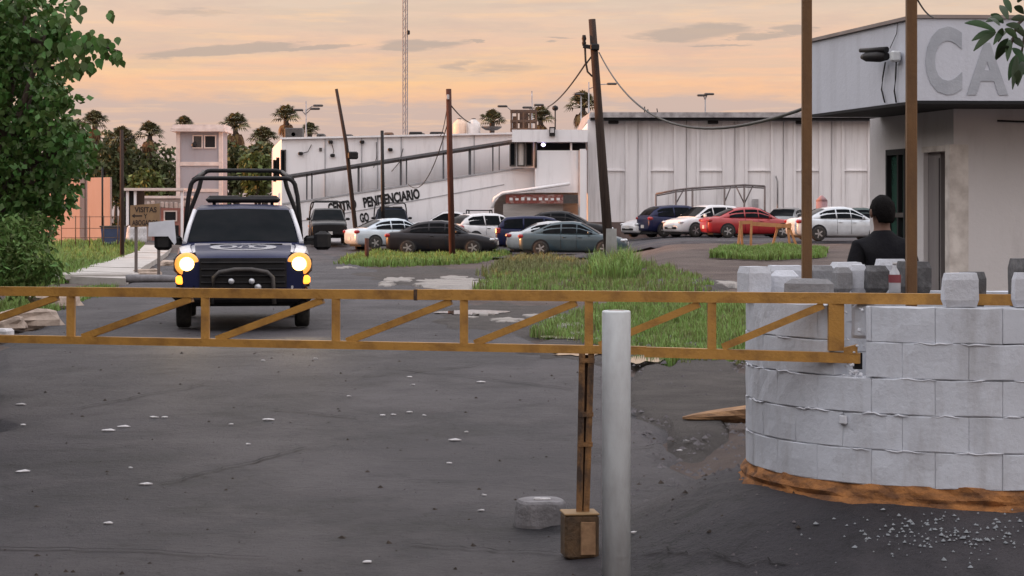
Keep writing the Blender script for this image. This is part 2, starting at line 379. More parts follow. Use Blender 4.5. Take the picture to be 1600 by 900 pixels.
def patch(name, pts, m, dzv, feather=False, **pr):                          # thin sheet following the ground, from ground outline points
    c = sum(pts, Vector())/len(pts); k = 5; rings = []
    for i in range(1, k+1):
        rings.append([Vector((c.x+(p.x-c.x)*i/k, c.y+(p.y-c.y)*i/k, 0)) for p in pts])
    b = MB()
    for r in rings:
        for p in r: p.z = gz(p.x, p.y)+dzv
    if feather:
        for p in rings[-1]: p.z -= .11
    b.v = [(c.x, c.y, gz(c.x, c.y)+dzv)]+[tuple(p) for r in rings for p in r]; n = len(pts)
    for j in range(n):
        b.f.append((0, 1+j, 1+(j+1) % n)); b.sm.append(True)
        for i in range(k-1): b.f.append((1+i*n+j, 1+(i+1)*n+j, 1+(i+1)*n+(j+1) % n, 1+i*n+(j+1) % n)); b.sm.append(True)
    return b.build(name, m, **pr)
def blob(px0, px1, py0, py1, n=28, jag=.25, seed=0):
    out = []
    for i in range(n):
        a = 2*math.pi*i/n; k = 1+jag*mnoise.noise(Vector((math.cos(a)*2.2+seed, math.sin(a)*2.2, seed*1.7)))*1.6
        out.append(G((px0+px1)/2+(px1-px0)/2*math.cos(a)*k, (py0+py1)/2+(py1-py0)/2*math.sin(a)*k))
    return out
M_RUBD = ground_mat('broken_asphalt', ((.070, .061, .058), (.12, .105, .098), (.038, .034, .033), None), .85, 1.6, 1.0, .05)
for i, q in enumerate(((655, 905, 474, 526), (540, 780, 416, 446), (790, 1000, 530, 566), (975, 1185, 552, 690), (1010, 1165, 432, 448))):
    patch('mud', blob(*q, seed=i+2, n=40, jag=.35), M_RUBD, .010 if i != 3 else .014, True, kind='structure')
M_MUDL = ground_mat('wet_pale_mud', ((.20, .175, .155), (.085, .074, .067), (.06, .052, .047), None), .4, 1.3, .4, .03, False, .6)
for i, q in enumerate(((650, 765, 436, 447), (1110, 1165, 439, 445))):
    patch('mud', blob(*q, seed=i+51, n=44, jag=.6), M_MUDL, .018, True, kind='structure')
random.seed(31)
for i in range(26):
    cx_, cy_ = random.choice(((680, 442), (700, 430), (620, 418), (800, 496), (850, 500), (720, 505), (900, 520)))
    cx_ += random.gauss(0, 45); cy_ += random.gauss(0, 7); w_ = R(6, 26); h_ = w_*R(.08, .16)
    if cy_ < 404: continue
    patch('mud', blob(cx_-w_, cx_+w_, cy_-h_, cy_+h_, seed=i+90, n=22, jag=.7), M_MUDL, .020+.0006*i, True, kind='structure')
for i, q in enumerate(((868, 940, 548, 559), (978, 1032, 556, 570), (850, 930, 524, 532), (690, 790, 486, 494))):
    patch('puddle', blob(*q, seed=i+21, n=36, jag=.35), M_WATER, .022, kind='structure')
# open cracks in the asphalt
M_CRK = mat('open_crack', (.010, .009, .010), .95)
random.seed(5)
for i, (xa, ya, xb, yb) in enumerate(((560, 592, 800, 566), (20, 566, 190, 561), (600, 575, 900, 610), (-20, 858, 420, 872), (990, 700, 1090, 690), (420, 640, 560, 655), (120, 640, 330, 600), (640, 852, 900, 868), (250, 760, 470, 700), (1000, 868, 1240, 880))):
    A, B = G(xa, ya), G(xb, yb); n_ = 26; pp = []; off = 0
    for k in range(n_+1):
        off = off*.8+R(-.035, .035); p = A.lerp(B, k/n_); t = (B-A).normalized(); pp.append((p.x-t.y*off, p.y+t.x*off, R(.004, .014)*(1 if 0 < k < n_ else .2)))
    b = MB(); t = (B-A).normalized(); ii = [b.pts([(x-t.y*w_, y+t.x*w_, gz(x, y)+.017), (x+t.y*w_, y-t.x*w_, gz(x, y)+.017)]) for x, y, w_ in pp]
    for a, c in zip(ii, ii[1:]): b.f.append((a, a+1, c+1, c)); b.sm.append(False)
    b.build('asphalt_crack', M_CRK, kind='structure')
# raised pale sidewalk on the left
side_rows = [(190, 95, 439), (160, 250, 400)]
sw = MB(); a0, a1, b0, b1_ = G(88, 438), G(196, 442), G(226, 388), G(268, 388)
NSL = 9
side_o = thing('sidewalk', 'pale raised concrete sidewalk along the left edge of the road', 'sidewalk', tuple(a0))
for k in range(NSL):
    t0, t1 = k/NSL+.002, (k+1)/NSL-.002
    q = [a0.lerp(b0, t0), a1.lerp(b1_, t0), a1.lerp(b1_, t1), a0.lerp(b0, t1)]
    q = [Vector((p.x, p.y, gz(p.x, p.y))) for p in q]; h = .12+R(-.015, .015)
    sb = MB(a0); sb.loft([[p-Vector((0, 0, .12)) for p in q], [p+Vector((0, 0, h)) for p in q]])
    sb.build('slab', M_CONC, side_o)
# ------------------------------------------------------------------ rocks and debris
def rock_mesh(sx, sy, sz, seed, n=12, m=8, rough=.28):
    b = MB(); rings = []
    for i in range(m+1):
        ph = math.pi*(i+.02)/(m+.04); ring = []
        for k in range(n):
            a = 2*math.pi*k/n; d = Vector((math.sin(ph)*math.cos(a), math.sin(ph)*math.sin(a), -math.cos(ph)))
            q = 1+rough*mnoise.noise(d*1.3+Vector((seed, 0, 0)))*1.5+rough*.5*mnoise.noise(d*3.2+Vector((0, seed, 0)))
            d = Vector([math.copysign(abs(c)**.7, c) for c in d])
            ring.append((d.x*sx*q, d.y*sy*q, d.z*sz*q))
        rings.append(ring)
    b.loft(rings, True, False); return b.mesh('rock')
M_ROCK = mat('pale_rock', (.50, .40, .33), .9, 0, (.28, .22, .18), vs=5, bump=.6, bs=18)
for i, (px, py, sx, sy, sz, rz, lb) in enumerate(((50, 508, .52, .30, .17, .5, 'rough pale curb stone at the left frame edge, nearest of the row'),
        (88, 478, .50, .26, .16, .75, 'long pale curb stone between the gate rails at left'), (14, 512, .26, .2, .12, .2, 'small pale stone chunk at the far left beside the road'),
        (118, 466, .2, .2, .1, .2, 'small tan stone behind the first gate upright'), (232, 430, .42, .22, .12, .3, 'broken grey concrete lump at the foot of the brown sign'),
        (262, 415, .3, .2, .12, .8, 'brown rubble lump by the right leg of the brown sign'))):
    g = G(px, py); o = link('curb_stone', rock_mesh(sx, sy, sz, i*3.1), M_ROCK, None, (g.x, g.y, g.z+sz*.55)); o.rotation_euler = (0, 0, rz)
    tag(o, lb, 'stone', 'broken stones along the left kerb')
g = G(225, 441); b = MB(g); b.tube([g+Vector((-.45, -.12, .10)), g+Vector((-.2, -.05, .10)), g+Vector((.5, .15, .09)), g+Vector((.9, .3, .07))], [.10, .11, .10, .08], 12)
tag(b.build('concrete_pipe', M_CEM), 'grey concrete pipe lying across the end of the sidewalk', 'pipe')
g = G(150, 438); b = MB(g); b.rbox(g+Vector((0, 0, .1)), (2.2, .7, .2), .04); tag(b.build('concrete_slab', M_CONC), 'pale flat concrete slab in front of the sidewalk', 'slab')
g = G(1118, 659); b = MB(g)
M_LOG = mat('split_log', (.42, .24, .12), .85, 0, (.14, .08, .05), vs=5, stretch=(.6, 6, 6), bump=.7, bs=25)
rings = []
for i in range(9):
    t = i/8; c = g+Vector((-.30+.75*t, .02*math.sin(t*5), .035+.05*t)); r = .012+.085*t**.7
    rings.append([c+Vector((0, math.cos(k*math.pi/5)*r*1.3*(1+.15*math.sin(k*2.1+i)), math.sin(k*math.pi/5)*r*(1+.2*math.sin(k*1.7)))) for k in range(10)])
b.loft(rings, True, False); tag(b.build('wood_log', M_LOG), 'split orange-brown log tapering to a point beside the block wall', 'log')
M_PAPER = mat('white_litter', (.60, .58, .59), .8, 0, (.36, .35, .35), vs=12)
scr = [(33, 633, 10), (35, 738, 12), (170, 674, 13), (192, 668, 11), (241, 653, 8), (258, 653, 6), (420, 657, 11), (227, 758, 11), (169, 819, 9), (710, 689, 11), (752, 598, 9), (598, 650, 5), (614, 649, 5),
       (640, 645, 5), (663, 650, 4), (36, 665, 5), (1072, 690, 6), (574, 880, 9), (752, 799, 6), (702, 725, 5), (411, 564, 4), (388, 695, 4), (204, 732, 4), (361, 664, 4), (493, 561, 4), (645, 602, 4), (1062, 705, 5), (545, 620, 4), (990, 834, 6), (728, 676, 4), (640, 590, 5), (756, 775, 5)]
SCL = {0: 'crumpled white scrap at the far left, just below the gate', 1: 'flat white scrap near the left frame edge, halfway down the asphalt', 2: 'larger left one of a touching pair of white scraps on the left asphalt', 3: 'right one of a touching pair of white scraps on the left asphalt',
       4: 'left of two white scraps side by side straight below the pickup', 5: 'small right of two white scraps side by side straight below the pickup', 6: 'lone pointed white scrap below and right of the pickup', 7: 'white scrap lying alone in the lower left asphalt',
       8: 'white scrap nearest the bottom left corner', 9: 'white scrap left of the gate strut, nearest to it of the big ones', 10: 'white scrap just under the bottom rail, left of the gate strut', 16: 'white scrap at the foot of the block wall left end', 17: 'white scrap at the very bottom of the asphalt left of the paint tin'}
for i, (px, py, wpx) in enumerate(scr):
    g = G(px, py); s = wpx/F*g.y; b = MB(); nn = 7
    top = [(s*math.cos(k*2*math.pi/nn)*R(.75, 1.1), s*.75*math.sin(k*2*math.pi/nn)*R(.6, 1.1), R(.003, .009)+s*.03) for k in range(nn)]
    b.v = [tuple(p) for p in top]+[(p[0]*.95, p[1]*.95, 0) for p in top]+[(s*R(-.4, .4), s*R(-.2, .2), s*.16+.008)]
    for k in range(nn): b.f += [(k, (k+1) % nn, 2*nn), (nn+k, nn+(k+1) % nn, (k+1) % nn, k)]; b.sm += [False, False]
    o = b.build('paper_scrap', M_PAPER); o.location = (g.x, g.y, g.z+.004); o.rotation_euler = (0, 0, R(-.3, .3))
    tag(o, SCL.get(i, 'tiny white scrap of litter lying on the dark asphalt'), 'litter', 'white scraps scattered on the asphalt')
g = G(4, 529); b = MB(g); b.rbox(g+Vector((0, 0, .07)), (.26, .35, .14), .03); b.rbox(g+Vector((.17, 0, .02)), (.22, .2, .04), .01)
tag(b.build('litter_bag', M_PAPER), 'white crumpled bag on the road at the left frame edge', 'litter')
# gravel: stones and chips too many to count
def scatter(name, n, m, gen, smin, smax, label):
    b = MB(); 
    for _ in range(n):
        x, y = gen(); s = R(smin, smax)*random.choice((.6, .8, 1, 1.3)); z = gz(x, y); a = R(0, 6.3); p = []
        for k in range(5): p.append((x+s*math.cos(a+k*1.257)*R(.7, 1.2), y+s*math.sin(a+k*1.257)*R(.7, 1.2), z-.004))
        top = (x+R(-.2, .2)*s, y+R(-.2, .2)*s, z+s*R(.35, .8))
        bb = b.pts(p+[top])
        for k in range(5): b.f.append((bb+k, bb+(k+1) % 5, bb+5)); b.sm.append(False)
    o = b.build(name, m); o['kind'] = 'stuff'; o['label'] = label; return o
M_GRAV = mat('grey_gravel', (.14, .13, .135), .9, 0, (.07, .06, .065), vs=30)
M_GRAVP = mat('pale_rubble', (.20, .22, .24), .7, 0, (.22, .23, .24), vs=30)
def gen_wall():
    while True:
        px, py = random.gauss(1480, 90), random.gauss(832, 22)
        if 795 < py < 890: g = G(px, py); return g.x, g.y
scatter('pale_rubble_chips', 220, M_GRAVP, gen_wall, .004, .014, 'pale broken glass and rubble chips heaped in front of the block wall')
def gen_road():
    y = 10.6+30*random.random()**1.6; return R(-.27*y, .14*y), y
scatter('road_grit', 2600, M_GRAV, gen_road, .004, .014, 'dark grit and small stones loose on the asphalt')
def gen_edge():
    y = R(13, 30); return R(.5, 1)*1.7+R(-.5, 1.2)+max(0, (y-14)*.05), y
M_LITT = mat('leaf_litter', (.022, .016, .013), .9, 0, (.05, .035, .025), vs=20)
scatter('leaf_litter', 420, M_LITT, gen_road, .008, .028, 'dark dry leaf bits and dirt crumbs scattered on the asphalt')
scatter('verge_gravel', 1500, M_GRAV, gen_edge, .008, .035, 'grey loose stones at the broken asphalt edge by the grass')
# ------------------------------------------------------------------ grass
def pin(p, poly):
    c = False; n = len(poly); j = n-1
    for i in range(n):
        if (poly[i].y > p[1]) != (poly[j].y > p[1]) and p[0] < (poly[j].x-poly[i].x)*(p[1]-poly[i].y)/(poly[j].y-poly[i].y)+poly[i].x: c = not c
        j = i
    return c
def grass(name, label, px_poly, n, h0, h1, m, wd=.012, tuft=5, clump=.5, pts=None):
    poly = pts or [G(*q) for q in px_poly]
    x0, x1 = min(p.x for p in poly), max(p.x for p in poly); y0, y1 = min(p.y for p in poly), max(p.y for p in poly)
    b = MB(); k = 0; tries = 0
    while k < n and tries < n*30:
        tries += 1; x, y = R(x0, x1), R(y0, y1)
        if not pin((x+mnoise.noise(Vector((x*3, y*3, 0)))*.25, y), poly): continue
        dn = mnoise.noise(Vector((x*1.1, y*.6, 2)))+.5*mnoise.noise(Vector((x*3.1, y*2, 4)))
        if R(-.9, .6) > dn+clump: continue
        hh = h0+(h1-h0)*max(0, min(1, .5+dn*.8))*R(.5, 1.15)
        for _ in range(tuft):
            bx, by = x+R(-.05, .05), y+R(-.05, .05); z = gz(bx, by)-.06; a = R(0, 6.283); ln = R(.1, .6)*hh; w_ = wd*R(.7, 1.4)
            ca, sa = math.cos(a), math.sin(a); h = hh*R(.6, 1.1)+.06
            q = b.pts([(bx-sa*w_, by+ca*w_, z), (bx+sa*w_, by-ca*w_, z), (bx+ca*ln*.4+sa*w_*.7, by+sa*ln*.4-ca*w_*.7, z+h*.62), (bx+ca*ln*.4-sa*w_*.7, by+sa*ln*.4+ca*w_*.7, z+h*.62), (bx+ca*ln, by+sa*ln, z+h*.95)])
            b.f += [(q, q+1, q+2, q+3), (q+3, q+2, q+4)]; b.sm += [False, False]
        k += 1
    me = b.mesh(name); add_tone(me, 2); o = link(name, me, m, None, (0, 0, 0), kind='stuff', label=label); return o
grass('grass_strip', 'green grass strip in front of the parked dark sedans', [(522, 413), (560, 398), (660, 391), (770, 392), (800, 398), (740, 410), (620, 415)], 2100, .08, .36, M_GRASS, .022, 6)
grass('grass_patch', 'large green weed patch behind the gate in the middle', [(735, 452), (770, 428), (860, 418), (960, 410), (1080, 425), (1115, 440), (1100, 455), (1000, 462), (850, 458)], 1700, .03, .24, M_GRASS, .013, 6, -.15)
grass('straw_grass', 'straw coloured stalks among the green weeds behind the gate', [(735, 452), (770, 428), (860, 418), (960, 410), (1080, 425), (1115, 440), (1100, 455), (1000, 462), (850, 458)], 800, .06, .36, M_GRASSD, .010, 4, 0)
grass('grass_lower', 'green weedy ground seen through the gate beside the block wall', [(830, 520), (880, 492), (960, 470), (1060, 462), (1170, 462), (1168, 562), (1060, 570), (1000, 556), (900, 536)], 2800, .03, .20, M_GRASS, .009, 6, -.1)
grass('low_straw', 'dry low stalks in the weedy ground beside the block wall', [(830, 520), (880, 492), (960, 470), (1060, 462), (1170, 462), (1168, 562), (1060, 570), (1000, 556), (900, 536)], 900, .03, .16, M_GRASSD, .008, 5, -.1)
grass('tall_weeds', 'tall weeds around the foot of the leaning utility pole', [(918, 432), (930, 416), (975, 414), (1000, 424), (990, 436), (940, 438)], 420, .35, .95, M_GRASS, .016, 6, 1.5)
grass('dry_grass', 'dry yellowish grass beside the muddy track', [(740, 432), (790, 402), (870, 400), (920, 412), (850, 428)], 700, .10, .35, M_GRASSD, .014, 5, .2)
grass('grass_island', 'green grass island under the orange trestle', [(1108, 400), (1135, 387), (1240, 385), (1290, 390), (1285, 400), (1200, 404)], 2200, .10, .26, M_GRASS, .018, 6, .9)
grass('verge_grass', 'green grass verge left of the sidewalk', [(0, 440), (0, 395), (60, 382), (180, 376), (226, 384), (150, 420), (96, 442)], 4200, .10, .40, M_GRASS, .020, 5, .6)
grass('tall_verge_grass', 'tall bright grass under the left tree', [(-40, 455), (-20, 420), (85, 412), (96, 432), (60, 446)], 1500, .4, 1.05, M_GRASS, .014, 6, 1.0)
grass('kerb_grass', 'short grass between the pale curb stones', [(0, 500), (0, 470), (110, 452), (180, 448), (160, 462), (60, 490)], 900, .05, .2, M_GRASS, .010, 6, .1)
# ------------------------------------------------------------------ trees
def leaf_cloud(b, clumps, n, size, elong=1.5, droop=.3):
    tot = sum(c[3]**2 for c in clumps)
    for cx, cy, cz, r in clumps:
        for _ in range(int(n*r*r/tot)):
            d = Vector((random.gauss(0, 1), random.gauss(0, 1), random.gauss(0, 1))).normalized()
            rr = r*(R(.35, 1.0)**.6)*(1+.25*mnoise.noise(d*2.5+Vector((cx, cy, cz))))
            p = Vector((cx, cy, cz))+d*rr
            if mnoise.noise(p*(1.1/max(r, .3))+Vector((5, 5, 5))) < -.22: continue
            t = Vector((R(-1, 1), R(-1, 1), R(-1, .4)-droop)).normalized(); s_ = t.cross(Vector((R(-1, 1), R(-1, 1), R(-1, 1)))).normalized()
            L = size*R(.7, 1.35); W = L/elong/2
            q = b.pts([p, p+t*L*.4+s_*W, p+t*L, p+t*L*.4-s_*W]); b.f.append((q, q+1, q+2, q+3)); b.sm.append(False)
def tree(name, label, base, h, clumps, n, size, m, elong=1.5, group=None, tr=.12):
    o = thing(name, label, 'tree', base, 0, group); bo = Vector(base)
    tb = MB(bo); top = max(clumps, key=lambda c: c[2])
    cx = sum(c[0] for c in clumps)/len(clumps); cy = sum(c[1] for c in clumps)/len(clumps)
    fork = bo+Vector(((cx-bo.x)*.3, (cy-bo.y)*.3, h*.42))
    tb.tube([bo-Vector((0, 0, .2)), bo+Vector((.03, 0, h*.2)), fork], [tr, tr*.8, tr*.65], 9)
    tb.build('trunk', M_BARK, o)
    for c in clumps[:9]:
        lb = MB(bo); e = Vector(c[:3]); mid = fork.lerp(e, .5)+Vector((0, 0, .1*h*R(-.3, .6)))
        lb.tube([fork, mid, e], [tr*.45, tr*.28, tr*.1], 6); lb.build('limb', M_BARK, o)
    cb = MB(bo); leaf_cloud(cb, clumps, n, size, elong); me = cb.mesh('crown'); add_tone(me); link('crown', me, m, o)
    return o
def clp(px, py, r, d): p = P(px, py, d); return (p.x, p.y, p.z, r/F*d)
left_clumps = [clp(-30, 30, 120, 20.5), clp(40, 25, 75, 20), clp(70, 55, 45, 19.8), clp(-20, 130, 130, 20.5), clp(50, 150, 62, 20), clp(90, 190, 55, 19.8), clp(110, 230, 42, 19.6), clp(60, 250, 85, 20.2),
               clp(85, 290, 45, 19.9), clp(20, 310, 88, 20.3), clp(-60, 240, 150, 21), clp(-120, 80, 170, 21)  , clp(-70, 340, 110, 21)]
T_left = tree('broadleaf_tree', 'large dense green tree filling the left frame edge', tuple(GD(-40, 20.5)), 4.2, left_clumps, 30000, .075, M_LEAF, 1.35, None, .16)
M_SHR = leaf_mat('shrub_leaf', (.085, .15, .035), (.13, .20, .055), .6, .25)
q = G(20, 445); tree('shrub', 'bright green shrub growing under the big left tree', (q.x, q.y, q.z), 1.0, [clp(15, 390, 55, 19.4), clp(55, 405, 36, 19.2), clp(78, 420, 24, 19.1), clp(-30, 395, 60, 19.5), clp(20, 425, 42, 19.2), clp(60, 360, 30, 19.6)], 5200, .07, M_SHR, 2.6, None, .03)['category'] = 'shrub'
lo_ = T_left.location
br = MB(lo_); br.tube([P(40, 60, 20), P(100, 75, 19.7), P(150, 70, 19.5), P(188, 80, 19.4)], [.03, .02, .012, .005], 6)
br.tube([P(60, 110, 19.9), P(110, 100, 19.7), P(125, 110, 19.6)], [.02, .012, .005], 6); br.build('branch', M_BARK, T_left)
def heart(b, p, t, s_, L):
    nrm = t.cross(s_)
    pts = [p, p+t*L*.12+s_*L*.28, p+t*L*.42+s_*L*.40+nrm*L*.05, p+t*L*.75+s_*L*.2, p+t*L*1.05, p+t*L*.75-s_*L*.2, p+t*L*.42-s_*L*.40+nrm*L*.05, p+t*L*.12-s_*L*.28]
    q = b.pts(pts); b.f += [(q, q+1, q+2, q+3, q+4), (q, q+4, q+5, q+6, q+7)]; b.sm += [False, False]
hb = MB(lo_)
for (px, py, n, sp) in ((110, 70, 14, 16), (130, 62, 12, 14), (150, 60, 10, 12), (175, 66, 8, 8), (188, 84, 6, 6), (135, 95, 9, 10), (105, 105, 10, 12), (105, 78, 8, 16), (125, 75, 8, 14), (145, 65, 7, 12), (165, 72, 7, 11), (182, 82, 6, 9), (118, 108, 6, 9), (100, 100, 6, 13), (80, 70, 8, 20), (150, 90, 4, 8), (170, 20, 3, 6), (120, 5, 10, 22), (95, 30, 8, 18), (75, 105, 6, 20)):
    for _ in range(n):
        p = P(px+random.gauss(0, sp*.6), py+random.gauss(0, sp*.6), 19.6+R(-.25, .25))
        t = Vector((R(-.5, .5), R(-.5, .5), -1)).normalized(); s_ = t.cross(Vector((R(-.6, .6), 1, R(-.3, .3)))).normalized(); heart(hb, p, t, s_, R(.07, .12))
me = hb.mesh('branch_leaves'); add_tone(me, 2); link('branch_leaves', me, M_LEAF, T_left)
# mango-like tree on the right: trunk outside the frame, leaves hang into its top corner
rc = [(4.6, 8.6, 4.2, 1.3), (3.4, 9.6, 4.7, 1.2), (5.4, 9.8, 4.6, 1.4), (4.3, 7.4, 4.6, 1.3), (3.2, 8.2, 4.9, 1.1), (4.3, 10.8, 5.2, 1.4), (5.6, 8.2, 5.2, 1.4), (2.8, 7.0, 5.0, 1.1), (4.4, 9.0, 5.6, 1.6)]
T_right = tree('mango_tree', 'dark long leaved branch hanging into the top right corner over the booth', (4.7, 9.0, gz(4.7, 9.0)), 5.0, rc, 9000, .17, M_LEAFD, 4.0, None, .17)
ro_ = T_right.location; bb_ = MB(ro_)
tw = [P(1625, 5, 9.0), P(1588, 40, 8.95), P(1575, 90, 8.9)]
bb_.tube([Vector((3.4, 9.2, 3.9)), P(1690, -60, 9.0)]+tw, [.03, .018, .010, .007, .004], 6); bb_.tube([tw[0], P(1600, 60, 9), P(1592, 110, 9)], [.008, .006, .003], 5); bb_.build('branch', M_BARK, T_right)
lb_ = MB(ro_)
def longleaf(b, a, e, w_):
    t = e-a; L = t.length; t.normalize(); s_ = t.cross(Vector((R(-.25, .25), 1, R(-.25, .25)))).normalized(); rows = []
    for k in range(7):
        f = k/6; ww = w_*math.sin(math.pi*min(1, f*.93+.05))**.8; c = a.lerp(e, f)+Vector((0, 0, .16*L*math.sin(f*math.pi)*.6))
        rows.append((c+s_*ww, c+Vector((0, -.25*w_, 0)), c-s_*ww))
    q = b.pts([p for r in rows for p in r])
    for k in range(6):
        for j in (0, 1): b.f.append((q+3*k+j, q+3*k+j+1, q+3*k+j+4, q+3*k+j+3)); b.sm.append(True)
LL = [(1555, 48, 1507, 36), (1556, 50, 1518, 64), (1555, 52, 1521, 80), (1562, 40, 1541, 28), (1568, 36, 1548, 22), (1575, 30, 1562, 8), (1580, 20, 1568, -4), (1585, 10, 1600, 22), (1580, 30, 1604, 30), (1572, 38, 1600, 48),
      (1575, 60, 1555, 92), (1578, 62, 1574, 96), (1580, 60, 1600, 74), (1576, 72, 1556, 94), (1582, 75, 1602, 98), (1588, 86, 1576, 126), (1590, 88, 1582, 140), (1592, 90, 1604, 122), (1570, 45, 1590, 60), (1566, 44, 1560, 66), (1572, 50, 1552, 70),
      (1600, 95, 1590, 135), (1600, 55, 1618, 80), (1586, 46, 1608, 62), (1590, 4, 1604, -10), (1568, 30, 1540, 34), (1592, 110, 1588, 132)]
for (a, b1, c, d1) in LL:
    longleaf(lb_, P(a, b1, 8.9+R(-.1, .1)), P(c, d1, 8.9+R(-.1, .1)), .0155)
me = lb_.mesh('hanging_leaves'); add_tone(me, 12); link('hanging_leaves', me, M_LEAFD, T_right)
# background trees between left edge and the prison building
bg = [(150, 262, 62, 165, M_FAR, 'rounded dark tree behind the pink wall'), (108, 215, 40, 170, M_FAR, 'tall thin crowned tree rising behind the big left tree'), (205, 262, 42, 170, M_FAR, 'dark bushy tree left of the guard tower'),
      (250, 258, 44, 165, M_FAR, 'dark tree touching the guard tower on its left'), (358, 250, 36, 160, M_FAR, 'green tree just right of the guard tower'), (405, 250, 34, 150, M_FAR, 'olive tree beside the white prison block'),
      (228, 283, 26, 150, M_FARY, 'yellow green shrub behind the low dark shelter'), (400, 262, 24, 140, M_FARY, 'yellowish shrub at the end of the prison side wall'), (40, 280, 70, 160, M_FAR, 'wide dark tree behind the left tree'),
      (335, 225, 26, 175, M_FAR, 'dark treetop behind the guard tower'), (180, 235, 36, 175, M_FAR, 'dark treetop left of the thin black pole')]
for (px, py, r, d, m, lb) in bg:
    cl_ = [clp(px+R(-.5, .5)*r, py+R(-.45, .45)*r, r*R(.5, .75), d+R(-1, 1)) for _ in range(7)]+[clp(px, py, r*.8, d), clp(px-r*.3, py+r*.6, r*.7, d), clp(px+r*.35, py+r*.6, r*.7, d), clp(px, py+r*1.2, r*.7, d)]
    tree('background_tree', lb, tuple(GD(px, d)), 5, cl_, 2600, .42, m, 1.5, 'trees behind the prison yard', .2)
# unseen trees added beyond the left frame edge to block the low sun
hc = None
for k, y in enumerate((3, 5.5, 8.5, 12, 15.5, 19, 23, 27, 31, 36, 41, 47, 54, 62, 70)):
    x = -.25*y-6.4-(k % 2)*1.2
    if hc is None:
        hc = tree('sun_blocker_tree', 'unseen tree added beyond the left frame edge to block the sun', (x, y, gz(x, y)), 5, [(x+R(-1.5, 1.5), y+R(-2.5, 2.5), R(.3, 5.6), R(1.3, 2)) for _ in range(18)], 9000, .36, M_LEAFD, 1.5, 'added sun-blocking trees outside the frame', .2)
    else:
        o = dup(hc); o.location = (x, y, gz(x, y)); o.rotation_euler = (0, 0, k*1.3)
        o = dup(hc); o.location = (x-3.2, y+1.7, gz(x-3.2, y+1.7)); o.rotation_euler = (0, 0, k*2.1+1)
# palms
def palm_meshes():
    out = {}
    for nm, cnt, lo, hi, L in (('crown', 34, -.15, 1.45, 1.5), ('dead_frond_skirt', 26, -1.35, -.5, 1.25)):
        b = MB()
        for i in range(cnt):
            az = i*2.39996+R(-.2, .2); el = R(lo, hi); d = Vector((math.cos(az)*math.cos(el), math.sin(az)*math.cos(el), math.sin(el)))
            sd = d.cross(Vector((0, 0, 1))).normalized(); up = sd.cross(d); pl = L*R(.4, .55); c = d*pl
            b.tube([Vector((0, 0, 0)), c], [.04, .025], 4)
            for k in range(9):
                a = (k-4)*.30; t = d*math.cos(a)+sd*math.sin(a); ll = L*.62*(1-.05*abs(k-4)); dr = Vector((0, 0, -ll*.35))
                w_ = sd*math.cos(a)-d*math.sin(a); e = c+t*ll+dr; mid = c+t*ll*.55+up*.05
                q = b.pts([c, mid+w_*.075, e, mid-w_*.075]); b.f.append((q, q+1, q+2, q+3)); b.sm.append(False)
        me = b.mesh(nm); add_tone(me); out[nm] = me
    return out
PM = palm_meshes()
palms = [(190, 222, 26, 165, .5, 'spreading fan palm next to the thin black pole'), (234, 212, 24, 165, 1, 'shaggy fan palm left of the guard tower'), (288, 197, 17, 178, .6, 'palm top peeking over the guard tower roof'),
         (368, 200, 26, 165, 1, 'shaggy fan palm right of the guard tower'), (412, 222, 26, 160, 1, 'dense brown skirted palm beside the prison side wall'), (447, 186, 24, 158, .9, 'tall fan palm behind the left end of the prison roof'),
         (484, 207, 17, 165, .3, 'small palm top under the twin street lamp'), (769, 192, 22, 160, .3, 'dark fan palm beside the roof water tanks'), (845, 188, 24, 160, .8, 'fan palm behind the roof cage'),
         (911, 168, 27, 160, 1, 'tall brown skirted palm behind the warehouse corner'), (148, 195, 24, 168, .8, 'palm behind the branch tip of the left tree')]
for (px, py, r, d, sk, lb) in palms:
    g = GD(px, d); top = P(px, py, d); o = thing('fan_palm', lb, 'palm tree', tuple(g), 0, 'fan palms behind the prison'); s = r/F*d/1.35
    tb = MB(g); tb.tube([g-Vector((0, 0, .3)), g.lerp(top, .3)+Vector((.1, 0, 0)), g.lerp(top, .7), top], [.32, .25, .22, .2], 9); tb.build('trunk', M_BARK, o)
    c = link('crown', PM['crown'], M_PALM, o); c.location = top-g; c.scale = (s,)*3; c.rotation_euler = (0, 0, R(0, 6))
    if sk > .4:
        c = link('dead_frond_skirt', PM['dead_frond_skirt'], M_PALMD, o); c.location = top-g-Vector((0, 0, .1)); c.scale = (s*.85*sk, s*.85*sk, s*1.25*sk); c.rotation_euler = (0, 0, R(0, 6))
# ------------------------------------------------------------------ warehouse
WD = 110.0; S = F/WD
def X(px, d=WD): return (px-800)/F*d
def Z(py, d=WD): return CH-(py-HZ)/F*d
wz0 = gz(10, WD)
wh = thing('warehouse', 'long white precast panel warehouse with grey metal roof edge', 'warehouse', (X(920), WD, wz0)); wo_ = wh.location
b = MB(wo_); b.box2((X(918), WD+.12, wz0), (X(1560), WD+25, Z(192))); b.build('wall', M_PANEL, wh)
b = MB(wo_); b.box2((X(916), WD-.25, wz0-.3), (X(1560), WD+.115, Z(347))); b.build('plinth', mat('brown_plinth', (.11, .075, .068), .9, 0, (.17, .13, .12), vs=1.5, bump=.4), wh)
pw = 75.6/S; pm = MB(); zz0, zz1 = Z(347)+.002-wz0, Z(188)-wz0; hh_ = zz1-zz0
pm.box2((-pw/2+.025, 0, 0), (pw/2-.025, .13, hh_))
for s_ in (-1, 1):
    pm.box2((s_*.62, -.16, .01), (s_*.76, 0, hh_-.02)); pm.box2((s_*.76, -.05, .012), (s_*(pw/2-.04), 0, hh_-.015))
    pm.box2((s_*(pw/2-.04), -.11, .014), (s_*(pw/2-.018), 0, hh_-.01))
